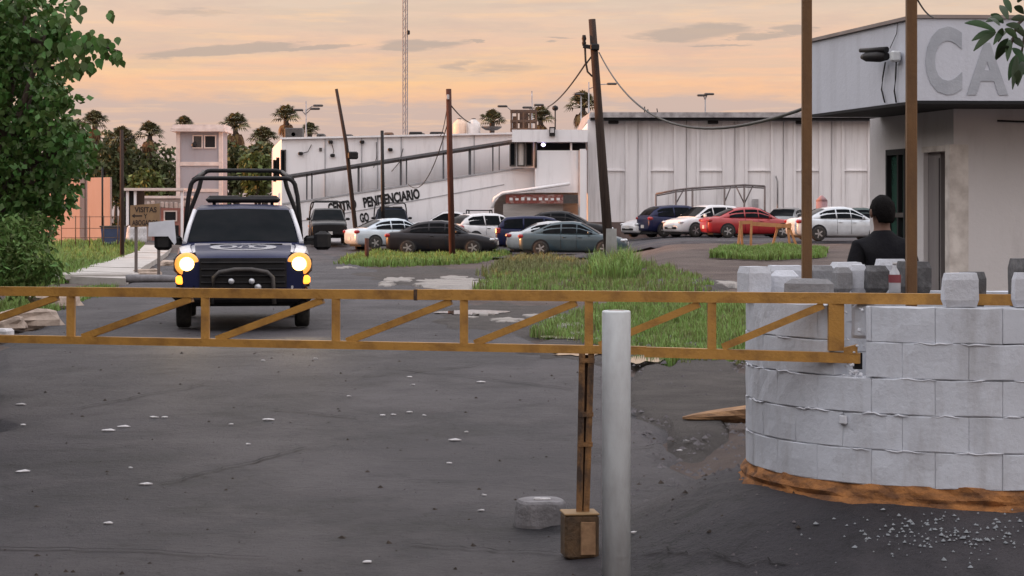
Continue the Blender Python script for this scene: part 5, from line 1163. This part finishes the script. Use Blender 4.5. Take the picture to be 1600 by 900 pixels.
# chip in the wall face
a = ang_of(1318); p = Vector((RING.x+(RR+.004)*math.sin(a), RING.y-(RR+.004)*math.cos(a), .28+CHH*1.78)); b = MB(w0); b.rbox(p, (.05, .02, .055), .008, Matrix.Rotation(a, 3, 'Z')); b.build('repair_lump', M_MORT, bw)
# eroded orange footing
M_FOOT = mat('orange_footing', (.36, .155, .050), .92, 0, (.13, .06, .028), vs=7, stretch=(1, 1, 2.5), bump=.9, bs=25, lo=.38, hi=.62)
b = MB(w0); rings = []
for k in range(121):
    a = -PI+2*PI*k/120; ring = []
    for (dr, z) in ((-.06, .30), (-.012, .297), (.012, .265), (.03, .24), (.018, .215), (.05, .18), (.055, .13), (.03, .05), (-.2, .05)):
        n_ = mnoise.noise(Vector((math.sin(a)*9, math.cos(a)*9, z*22)))*.028 if dr > -.05 else 0
        n_ += mnoise.noise(Vector((math.sin(a)*26, math.cos(a)*26, z*40)))*.012 if dr > -.05 else 0
        r = RR+dr+n_; ring.append((RING.x+r*math.sin(a), RING.y-r*math.cos(a), z+n_*.5-.01))
    rings.append(ring)
b.loft(rings, False, False, False); b.build('footing', M_FOOT, bw)
# stub blocks (merlons) standing on the wall
def stub(name, label, px0, px1, py0, py1, d, depth, m, rz=0, bev=.012, seed=0):
    a = P(px0, py0, d); e = P(px1, py1, d); w_, h = e.x-a.x, a.z-e.z; c = Vector(((a.x+e.x)/2, d+depth/2, e.z))
    b = MB(); n_ = 5; rings = []
    for i in range(n_+1):
        f = i/n_; ins = bev if i in (0, n_) else 0; ring = []
        for (sx, sy) in ((-1, -1), (-.3, -1), (.3, -1), (1, -1), (1, -.3), (1, .3), (1, 1), (.3, 1), (-.3, 1), (-1, 1), (-1, .3), (-1, -.3)):
            p = Vector((sx*(w_/2-ins), sy*(depth/2-ins), f*h)); k = .006*mnoise.noise(p*9+Vector((seed, seed, 0))); ring.append(p+Vector((sx*k, sy*k, .5*k)))
        rings.append(ring)
    b.loft(rings, True, False); o = b.build(name, m); o.location = c; o.rotation_euler = (0, 0, rz); return tag(o, label, 'block', 'loose blocks and stubs on the round wall')
M_STUBD = wall_mat('dark_block', (.10, .10, .105), (.30, .31, .32), .6, (6, 6, 6), 5, .85, .9); M_STUBG = wall_mat('grey_block', (.24, .24, .25), (.42, .43, .45), .6, (6, 6, 6), 5, .85, .9)
M_STUBW = wall_mat('white_block', (.55, .57, .62), (.34, .34, .36), .4, (5, 5, 5), 3, .8, .7)
dk_ = 12.9; zbase = HZ+(CH-1.255)*F
def by(d): return HZ+(CH-1.253)*F/d
stub('stub_block', 'upright white block at the left end of the wall top', 1163, 1200, 417, by(12.0), 12.0, .20, M_STUBW, .25, seed=1)
stub('stub_block', 'pale rounded block second from the left on the wall top', 1207, 1250, 423, by(12.1), 12.1, .16, M_STUBW, -.2, .03, seed=2)
stub('stub_block', 'pale block behind the left brown post', 1203, 1256, 415, by(13.3), 13.3, .14, M_STUBW, .1, seed=3)
stub('concrete_lump', 'low dark humped lump resting on the gate rail side of the wall top', 1230, 1303, 436, by(11.55), 11.55, .10, M_STUBG, -.5, .03, seed=4)
stub('stub_block', 'hollow grey block right of the left brown post', 1270, 1304, 415, by(13.3), 13.3, .16, M_STUBG, 0, seed=5)
stub('stub_block', 'white and grey block with dark side, fifth along the back', 1302, 1350, 410, by(13.35), 13.35, .15, M_STUBW, .15, .02, seed=6)
stub('stub_block', 'narrow mottled grey block before the person', 1305, 1330, 418, by(12.9), 12.9, .12, M_STUBG, .2, .02, seed=7)
stub('stub_block', 'pale narrow block left of the dark cube', 1331, 1356, 414, by(12.95), 12.95, .14, M_STUBW, -.1, .012, seed=8)
stub('stub_block', 'dark rough cube under the person', 1355, 1388, 415, by(12.85), 12.85, .16, M_STUBD, .1, .02, seed=9)
stub('stub_block', 'big dark block at the right end of the loose row', 1411, 1453, 409, by(12.95), 12.95, .2, M_STUBD, .1, seed=10)
stub('stub_block', 'white flat block with bright top behind the bottle', 1372, 1416, 405, by(13.4), 13.4, .14, M_STUBW, .05, seed=11)
def stub_front(label, px0, px1, py0, d, seed, dark=True):
    o = stub('stub_block', label, px0, px1, py0, HZ+(CH-1.258)*F/d, d, .10, M_STUBW, 0, .010, seed); return o
stub_front('squared white stub block standing alone on the front of the wall', 1477, 1529, 427, 10.95, 12)
stub('stub_block', 'dark block close behind the lone white stub', 1498, 1541, 425, by(11.12), 11.12, .06, M_STUBD, 0, .01, 13)
stub_front('white stub block cut by the right frame edge', 1587, 1660, 426, 10.93, 14)
stub('stub_block', 'dark block behind the stub at the right frame edge', 1580, 1650, 404, by(11.08), 11.08, .08, M_STUBD, 0, .01, 15)
# glass of drink / bottle on the wall
q = P(1398, 455, 12.7); q.z = 1.256; bt = thing('bottle', 'clear plastic bottle with red label among the loose blocks', 'bottle', tuple(q)); M_CLR = mat('bottle_plastic', (.42, .43, .46), .15, spec=.8)
b = MB(q); b.lathe([(.034, 0), (.038, .02), (.038, .11), (.03, .14), (.012, .17), (.012, .185)], q, 14); b.build('bottle_body', M_CLR, bt)
b = MB(q); b.lathe([(.0392, .075), (.0392, .125)], q, 14, cap=False); b.build('label_band', mat('red_label', (.22, .05, .06), .5), bt); b = MB(q); b.lathe([(.014, .185), (.014, .2), (.002, .201)], q, 10); b.build('cap', M_PAPER, bt)
# ------------------------------------------------------------------ barrier gate
def gd(px): return 1/(1/12.5+(1/11.25-1/12.5)*px/1350)
gt_ = thing('barrier_gate', 'long ochre painted steel truss barrier across the road', 'barrier gate', tuple(P(918, 880, 11.5))); g0 = gt_.location
g0z = gz(g0.x, g0.y); gt_.location.z = g0z; g0 = gt_.location.copy()
def PG(px, z, dd=0): d = gd(px)+dd; return Vector(((px-800)/F*d, d, z))
ZT_, ZB_ = 1.288, .985
b = MB(g0); b.bar(PG(-160, ZT_-.003), PG(652, ZT_), .05, .055); b.build('top_rail', M_OCHRE, gt_)
b = MB(g0); b.bar(PG(648, ZT_+.002), PG(1640, ZT_+.004), .056, .060); b.build('top_rail', M_OCHRE, gt_)
b = MB(g0); b.bar(PG(-160, ZB_+.012), PG(1010, ZB_+.002), .05, .046); b.build('bottom_rail', M_OCHRE, gt_)
b = MB(g0); b.bar(PG(1008, ZB_-.006), PG(1344, ZB_-.022), .056, .056); b.build('bottom_rail', M_OCHRE, gt_)
posts = [-96, 111, 321, 525, 725, 920, 1112, 1306]
for i, px in enumerate(posts):
    w_ = .047 if px < 1300 else .085
    b = MB(g0); b.bar(PG(px, ZB_+.018), PG(px, ZT_-.024), w_, .044, (0, 1, 0)); b.build('upright', M_OCHRE, gt_)
    if px == 1306: continue
    nx = posts[i+1]; wpx = nx-px
    b = MB(g0); b.bar(PG(px+.09*wpx, ZB_+.028), PG(nx-.10*wpx, ZT_-.036), .040, .040); b.build('diagonal', M_OCHRE, gt_)
b = MB(g0); b.loft([[PG(1318, ZB_+.005, y), PG(1340, ZB_+.0, y), PG(1340, ZB_+.055, y), PG(1318, ZB_+.035, y)] for y in (-.03, .03)]); b.build('gusset', M_OCHRE, gt_)
b = MB(g0); b.box(PG(1340, ZB_-.04, .05), (.045, .05, .09)); b.build('notch_shade', M_BLACK, gt_)  # black box paints the dark hole in the wall notch
# splice sleeve and weld at rail joint
b = MB(g0); b.rbox(PG(650, ZT_+.001), (.025, .062, .066), .004); b.build('weld_seam', M_RUST, gt_)
fz = g0z
fx = PG(918, 0)
for s, m in ((-1, M_RUST), (1, M_RUST)):
    b = MB(g0); b.bar(Vector((fx.x+s*.026-.005, fx.y, ZB_-.02)), Vector((fx.x-.028+s*.020, fx.y, fz+.22)), .034, .04, (0, 1, 0)); b.build('strut', m, gt_)
b = MB(g0); b.bar(Vector((fx.x, fx.y+.03, ZB_-.03)), Vector((fx.x-.028, fx.y+.03, fz+.15)), .05, .012, (0, 1, 0)); b.build('strut_plate', mat('rust_black', (.035, .02, .014), .9, 0, (.10, .05, .03), vs=12), gt_)
for zz_ in (.62, .45, ZB_-.06):
    b = MB(g0); b.box((fx.x-.028*(ZB_-zz_)/(ZB_-fz), fx.y-.001, zz_), (.082, .05, .025)); b.build('strut_tie', M_RUST, gt_)
# paint-tin counterweight of concrete at the foot
b = MB(g0); c = Vector((fx.x-.045, fx.y, fz)); b.rbox(c+Vector((0, 0, .125)), (.195, .19, .25), .014, Matrix.Rotation(.12, 3, 'Z')); ct = b.build('concrete_foot', mat('rusty_tin', (.12, .07, .035), .8, 0, (.04, .03, .022), vs=8, bump=.6), gt_)
b = MB(g0); b.rbox(c+Vector((.045, -.10, .12)), (.085, .012, .19), .005, Matrix.Rotation(.12, 3, 'Z')); b.build('peeling_label', mat('tan_paper', (.33, .20, .11), .9, 0, (.16, .09, .05), vs=14), ct)
b = MB(g0); b.rbox(c+Vector((0, 0, .253)), (.20, .195, .012), .004, Matrix.Rotation(.12, 3, 'Z')); b.build('tin_rim', mat('tin_edge', (.30, .19, .09), .7), ct)
# white bollard pipe
q = P(963, 900, 10.9); q.z = gz(q.x, q.y); bl = thing('bollard', 'tall white painted pipe bollard in front of the gate', 'bollard', tuple(q)); zt_ = CH-149/F*10.9-q.z; r_ = 22.5/F*10.9
b = MB(q); b.lathe([(r_, -.1), (r_, zt_-.012), (r_*.97, zt_-.003), (r_*.86, zt_), (r_*.85, zt_-.05)], q, 40); b.build('pipe', M_PIPE, bl)
b = MB(q); b.lathe([(r_*.86, zt_-.006), (r_*.4, zt_+.002), (.001, zt_+.004)], q, 24); b.build('cap', mat('bollard_cap', (.40, .38, .36), .9, 0, (.25, .2, .18), vs=14), bl)
# cement lump next to it
q = G(845, 822); cl_ = thing('cement_weight', 'low round grey cement weight lying on the asphalt left of the gate foot', 'weight', tuple(q)); b = MB(q); rings = []
for (k, z) in ((1.0, -.01), (1.02, .02), (.98, .12), (.94, .15), (.86, .165)):
    rings.append([q+Vector((.165*k*math.copysign(abs(math.cos(a))**.8, math.cos(a)), .14*k*math.sin(a), z+.012*mnoise.noise(Vector((a, z*9, 1))))) for a in [2*PI*i/22 for i in range(22)]])
b.loft(rings, True, False); b.build('body', M_CEM, cl_); b = MB(q); b.rbox(q+Vector((-.02, -.02, .172)), (.05, .04, .02), .006); b.rbox(q+Vector((.03, .0, .17)), (.06, .05, .012), .004); b.build('white_splash', M_PAPER, cl_)
# two brown posts behind the wall
for (px, w_, lb) in ((1260.5, 15, 'brown square steel post rising behind the left part of the round wall'), (1424, 16, 'brown square steel post next to the booth fascia corner')):
    d = 12.75; q = GD(px, d); s = w_/F*d; o = thing('steel_post', lb, 'post', tuple(q), 0, 'brown steel posts'); b = MB(q); b.rbox((q.x, d, (q.z+3.6)/2), (s, s, 3.6-q.z), .006); b.build('shaft', M_POST, o); b = MB(q); b.box((q.x, d, q.z+.01), (.2, .2, .02)); b.build('base_plate', M_BLACK, o)
# ------------------------------------------------------------------ guard booth on the right
bz = .22; bo3 = Vector((3.5, 16.6, bz)); bt_ = thing('guard_booth', 'grey white guard booth with wide roof fascia painted with faded letters', 'booth', tuple(bo3))
dirL = Vector((-.22, .975, 0)).normalized(); dirR = Vector((1, .05, 0)).normalized()
Fc = Vector(((1432-800)/F*16.0, 16.0, 0)); Wc = Vector(((1490-800)/F*16.75, 16.75, 0))
def quadprism(b, pts, z0, z1): b.loft([[Vector((p.x, p.y, z0)) for p in pts], [Vector((p.x, p.y, z1)) for p in pts]]); return b
zf0, zf1 = 2.645, 3.285
b = MB(bo3); pts = [Fc, Fc+dirR*4.2, Fc+dirR*4.2+dirL*2.25, Fc+dirL*2.25]; quadprism(b, pts, zf0, zf1); fas = b.build('fascia', M_FASC, bt_)
b = MB(bo3); pts2 = [p+(Vector((0, 0, 0))) for p in pts]; cpt = sum(pts, Vector())/4; quadprism(b, [p+(p-cpt).normalized()*.03 for p in pts], zf1+.002, zf1+.03); b.build('roof_edge', mat('roof_edge_brown', (.30, .25, .23), .9), bt_)
b = MB(bo3); quadprism(b, [p+(p-cpt).normalized()*.008 for p in pts], zf0-.025, zf0-.002); b.build('drip_edge', M_DARK, bt_)
# walls: right face toward camera, left face with window and door
WL = 1.72; nL = Vector((dirL.y*-1, dirL.x, 0)); nL = Vector((-dirL.y, dirL.x, 0))   # outward of left face
def LW(t, z, out=0): p = Wc+dirL*t+nL*out; return Vector((p.x, p.y, z))
b = MB(bo3); quadprism(b, [Wc, Wc+dirR*3.6, Wc+dirR*3.6+Vector((0, .15, 0)), Wc+dirL*.15+dirR*.15], bz-.1, zf0-.026); b.build('front_wall', M_BOOTH, bt_)
def lpx(px):
    k = (px-800)/F; return (k*Wc.y-Wc.x)/(dirL.x-k*dirL.y)      # distance along the left face for a photo column
td0, td1 = lpx(1487), lpx(1443); tw0, tw1 = lpx(1416), lpx(1386); te = lpx(1366)
dzt = lambda t, py: CH-(py-HZ)/F*(Wc.y+dirL.y*t)
def lseg(name, t0, t1, z0, z1, m, o0=-.13, o1=0.0, parent=None, lb=None):
    b = MB(bo3); q = [LW(t0, 0, o0), LW(t0, 0, o1), LW(t1, 0, o1), LW(t1, 0, o0)]; quadprism(b, q, z0, z1); return b.build(name, m, parent or bt_)
zd = dzt(td0, 226); zw1 = dzt(tw0, 232); zw0 = dzt(tw0, 395)
lseg('side_wall', .002, td0, bz-.1, zf0-.027, M_BOOTH); lseg('side_wall', td0, td1, zd, zf0-.0275, M_BOOTH); lseg('side_wall', td1, tw0, bz-.1, zf0-.027, M_BOOTH)
lseg('side_wall', tw0, tw1, zw1, zf0-.0275, M_BOOTH); lseg('side_wall', tw0, tw1, bz-.1, zw0, M_BOOTH); lseg('side_wall', tw1, te, bz-.1, zf0-.027, M_BOOTH)
# back walls close the room
b = MB(bo3); e1 = LW(te, 0); e2 = Wc+dirR*3.6
quadprism(b, [e1+dirR*.15, e1, e1+dirL*.1, Vector((e2.x+.3, e2.y+1.8, 0)), Vector((e2.x+.3, e2.y+1.6, 0))], bz-.1, zf0-.028); b.build('rear_wall', M_BOOTH, bt_)
M_DOORF = mat('door_frame', (.70, .66, .62), .6, 0, (.38, .34, .31), vs=5)
fr = lseg('door_frame', td0-.06, td0+.03, bz, zd, M_DOORF, -.12, .045); lseg('lintel', td0+.031, td1-.001, zd-.05, zd-.002, M_DOORF, -.12, .018, fr)
tm = lpx(1463); tm2 = lpx(1484)
dl = lseg('door', tm, td1-.002, bz+.02, zd-.055, mat('grey_door', (.24, .22, .22), .6, 0, (.17, .155, .155), vs=3, stretch=(3, 3, .4)), -.08, -.04); lseg('door_seam', tm+.02, tm+.03, bz+.1, zd-.1, M_DARK, -.04, -.035, dl)
lseg('doorway', td0+.03, tm, bz+.02, zd-.055, M_DARK, -.115, -.105)  # black sheet paints the room's shade behind the open door
M_GGL = mat('green_glass', (.030, .085, .065), .08, 0, (.05, .11, .085), vs=1.5, spec=.9)
wf = lseg('window_frame', tw0, tw0-.0+.03*(1), zw0, zw1, M_DARK, -.06, .015)
lseg('frame_bar', tw1-.03, tw1, zw0, zw1, M_DARK, -.06, .015, wf); lseg('frame_bar', tw0+.03, tw1-.03, zw1-.05, zw1, M_DARK, -.06, .014, wf); lseg('frame_bar', tw0+.03, tw1-.03, dzt(tw0, 336)-.02, dzt(tw0, 336)+.02, M_PLAS, -.06, .014, wf)
tmid = tw0+(tw1-tw0)*.35; lseg('frame_bar', tmid, tmid+.03, zw0, zw1-.05, M_DARK, -.06, .012, wf)
lseg('window_pane', tw0+.03, tw1-.03, zw0, zw1-.05, M_GGL, -.05, -.03, wf)
b = MB(bo3); b.tube([Wc+Vector((.35, -.03, 2.52)), Wc+Vector((.9, -.03, 2.50)), Wc+Vector((1.6, -.03, 2.50))], .008, 5); b.build('wall_cable', M_CABLE, bt_)
# faded letters on the fascia (the rest runs out of frame)
M_FADE = mat('faded_letter', (.33, .35, .39), .9, 0, (.43, .45, .49), vs=4, bump=.2)
for s, p0, p1, q0, q1 in (('C', 1447, 1505, 41, 148), ('A', 1512, 1578, 66, 148)):
    me = text_mesh(s, 1, .002, .035); d = 15.98; fit_text(me, 0, (p1-p0)/F*d, 0, (q1-q0)/F*d); o = link('faded_letter', me, M_FADE, bt_); c = P(p0, q1, d)
    t = c.x-Fc.x; c = Fc+dirR*t; c = Vector((c.x, c.y-.004, CH-(q1-HZ)/F*d)); o.location = c-bo3; o.rotation_euler = (0, 0, math.atan2(dirR.y, dirR.x))
# camera on the left fascia
def LF(px, py, out=0):
    k = (px-800)/F; t = (k*Fc.y-Fc.x)/(dirL.x-k*dirL.y); p = Fc+dirL*t+nL*out; return Vector((p.x, p.y, CH-(py-HZ)/F*p.y))
q = LF(1404, 88, .05); cc = thing('security_camera', 'black and white security camera on the booth fascia with two hanging conduits', 'camera', tuple(q))
b = MB(q); b.rbox(LF(1408, 88, .05), (.075, .10, .085), .012); b.build('mount_box', M_PIPE, cc)
b = MB(q); a, e = LF(1400, 88, .08), LF(1376, 89, .16); b.tube([a, a.lerp(e, .3), a.lerp(e, .8), e], [.032, .046, .040, .02], 14); b.build('camera_body', M_BLACK, cc)
b = MB(q); a, e = LF(1401, 82, .085), LF(1375, 82, .17); b.tube([a+Vector((0, 0, .022)), e+Vector((0, 0, .016))], [.026, .018], 10); b.build('sun_hood', M_BLACK, cc)
for pts in (((1387, 97), (1383, 120), (1381, 140), (1386, 160)), ((1404, 97), (1403, 122), (1401, 142), (1404, 160))):
    b = MB(q); b.tube([LF(*p, .02) for p in pts], .007, 6); b.build('conduit', M_BLACK, cc)
b = MB(q); b.tube([LF(1404, 36, .01), LF(1403, 52, .01), LF(1394, 76, .02)], .003, 5); b.build('thin_cable', M_CABLE, cc)
# ------------------------------------------------------------------ the person
def skin(name, verts, edges, radii, m, parent=None, sub=1, loc=None, root=0):
    me = bpy.data.meshes.new(name); me.from_pydata(verts, edges, []); o = bpy.data.objects.new(name, me); COL.objects.link(o)
    md = o.modifiers.new('skin', 'SKIN'); md.use_smooth_shade = True
    for i, r in enumerate(radii):
        me.skin_vertices[0].data[i].radius = r if isinstance(r, tuple) else (r, r); me.skin_vertices[0].data[i].use_root = (i == root)
    s = o.modifiers.new('sub', 'SUBSURF'); s.levels = sub; s.render_levels = sub
    bpy.context.view_layer.update(); nm = bpy.data.meshes.new_from_object(o.evaluated_get(bpy.context.evaluated_depsgraph_get())); bpy.data.objects.remove(o)
    nm.materials.clear(); nm.polygons.foreach_set('use_smooth', [True]*len(nm.polygons)); return link(name, nm, m, parent, loc)
pd = 14.2; pg = Vector(((1379-800)/F*pd, pd, gz((1379-800)/F*pd, pd))); ph = CH+30/F*pd-pg.z; k = ph/1.75
per = thing('person', 'person in dark clothes seen from behind with short black hair, standing before the booth', 'person', tuple(pg), .25)
M_SKIN = mat('skin', (.15, .080, .058), .6, 0, (.13, .07, .05), vs=8); M_HAIR = mat('hair', (.006, .005, .005), .8, spec=.1, bump=.5, bs=90); M_JACK = mat('dark_shirt', (.007, .007, .010), .9, 0, (.012, .012, .014), vs=6, bump=.9, bs=9, spec=.15); M_TROU = mat('dark_trousers', (.012, .013, .018), .9)
V, E, Rr = [], [], []
def vtx(p, r, prev=None):
    V.append(tuple(c*k for c in p)); Rr.append(tuple(c*k for c in r) if isinstance(r, tuple) else r*k)
    if prev is not None: E.append((prev, len(V)-1))
    return len(V)-1
pel = vtx((0, 0, .93), (.15, .11)); be = vtx((0, 0, 1.08), (.145, .10), pel); ch = vtx((0, -.01, 1.27), (.17, .115), be); sh_ = vtx((0, 0, 1.40), (.12, .085), ch)
nk = vtx((0, .005, 1.475), (.058, .06), sh_); nk2 = vtx((0, .012, 1.52), (.056, .058), nk)
hd1 = vtx((0, .02, 1.575), (.066, .078), nk2); hd2 = vtx((0, .012, 1.645), (.074, .092), hd1); hd3 = vtx((0, .005, 1.705), (.066, .080), hd2)
for s in (-1, 1):
    a = vtx((s*.165, 0, 1.385), .062, sh_); a2 = vtx((s*.215, -.01, 1.22), .050, a); a3 = vtx((s*.235, -.005, 1.08), .042, a2); a4 = vtx((s*.225, .05, .95), .036, a3); a5 = vtx((s*.215, .10, .83), .027, a4); a6 = vtx((s*.212, .115, .775), (.022, .036), a5)
    for f in range(4):
        f1 = vtx((s*.212-.006, .085+.022*f, .735), .0105, a6); f2 = vtx((s*.207-s*.004, .088+.022*f, .705-.004*(f in (1, 2))), .0095, f1); vtx((s*.195, .09+.022*f, .682-.006*(f in (1, 2))), .008, f2)
    t1 = vtx((s*.205, .155, .775), .012, a6); vtx((s*.198, .168, .745), .009, t1)
    l = vtx((s*.095, 0, .86), .095, pel); l2 = vtx((s*.10, .0, .68), .078, l); l3 = vtx((s*.105, .01, .48), .058, l2); l4 = vtx((s*.107, -.015, .32), .055, l3); l5 = vtx((s*.11, -.01, .10), .040, l4); l6 = vtx((s*.115, .03, .05), .042, l5); vtx((s*.125, .14, .03), .032, l6)
skin('body', V, E, Rr, M_SKIN, per, 2)
# face details facing +y (away from camera): nose, brows, lips, ears
hc_ = Vector((0, .012, 1.645))*k
def lump(nm, c, sz, m, par=per, rot=None):
    b = MB(); n_ = 10; rings = []
    for i in range(7):
        ph_ = math.pi*(i+.05)/6.1; rings.append([Vector((math.sin(ph_)*math.cos(2*PI*j/n_)*sz[0], math.sin(ph_)*math.sin(2*PI*j/n_)*sz[1], -math.cos(ph_)*sz[2]))*k for j in range(n_)])
    b.loft(rings, True, True)
    o = b.build(nm, m, par); o.location = Vector(c)*k
    if rot: o.rotation_euler = rot
    return o
lump('nose', (0, .112, 1.625), (.014, .022, .026), M_SKIN); lump('lips', (0, .098, 1.585), (.024, .012, .009), mat('lip', (.17, .07, .06), .5))
for s in (-1, 1):
    lump('ear', (s*.083, .005, 1.625), (.013, .023, .034), M_SKIN); lump('eye', (s*.032, .096, 1.655), (.014, .010, .009), M_PAPER); lump('eyebrow', (s*.032, .102, 1.675), (.02, .008, .005), M_HAIR)
# hair cap
b = MB(); rings = []
for i in range(17):
    t = i/16; ang_ = t*2.4; ring = []
    for j in range(36):
        a = 2*PI*j/36; lim = (.93 if math.sin(a) < -.55 else .74) if math.sin(a) < .2 else .60
        aa = ang_*lim; r = math.sin(aa); wob = 1+.05*mnoise.noise(Vector((math.cos(a)*4, math.sin(a)*4, t*6)))+.03*mnoise.noise(Vector((math.cos(a)*13, math.sin(a)*13, t*17)))
        ring.append(Vector((math.cos(a)*r*.090*wob, math.sin(a)*r*.112*wob-.006, math.cos(aa)*.125*wob))*k+Vector((0, .010, 1.632))*k)
    rings.append(ring)
b.loft(rings, True, True); b.build('hair', M_HAIR, per)
V, E, Rr = [], [], []
p0 = vtx((0, 0, .90), (.175, .135)); p1 = vtx((0, 0, 1.05), (.168, .125), p0); p2 = vtx((0, -.01, 1.25), (.19, .14), p1); p3 = vtx((0, 0, 1.40), (.135, .105), p2); p4 = vtx((0, .003, 1.465), (.092, .085), p3); p4 = vtx((0, .006, 1.515), (.072, .075), p4)
for s in (-1, 1):
    a = vtx((s*.175, 0, 1.375), .080, p3); a2 = vtx((s*.225, -.01, 1.22), .068, a); a3 = vtx((s*.245, -.005, 1.08), .058, a2); a4 = vtx((s*.232, .05, .95), .050, a3); vtx((s*.220, .095, .85), .042, a4)
skin('shirt', V, E, Rr, M_JACK, per, 2)
V, E, Rr = [], [], []
p0 = vtx((0, 0, .96), (.16, .122))
for s in (-1, 1):
    l = vtx((s*.095, 0, .86), .108, p0); l2 = vtx((s*.10, 0, .68), .092, l); l3 = vtx((s*.105, .01, .48), .074, l2); l4 = vtx((s*.107, -.01, .32), .072, l3); vtx((s*.11, -.005, .08), .064, l4)
skin('trousers', V, E, Rr, M_TROU, per, 1)
for s in (-1, 1):
    b = MB(); b.loft([[Vector((s*.115+x*w_, .05+y*l_, z))*k for x, y in ((-1, -1), (1, -1), (1.1, .3), (.6, 1), (-.6, 1), (-1.1, .3))] for z, w_, l_ in ((0, .05, .15), (.05, .048, .145), (.10, .04, .08))]); b.build('shoe', M_BLACK, per)
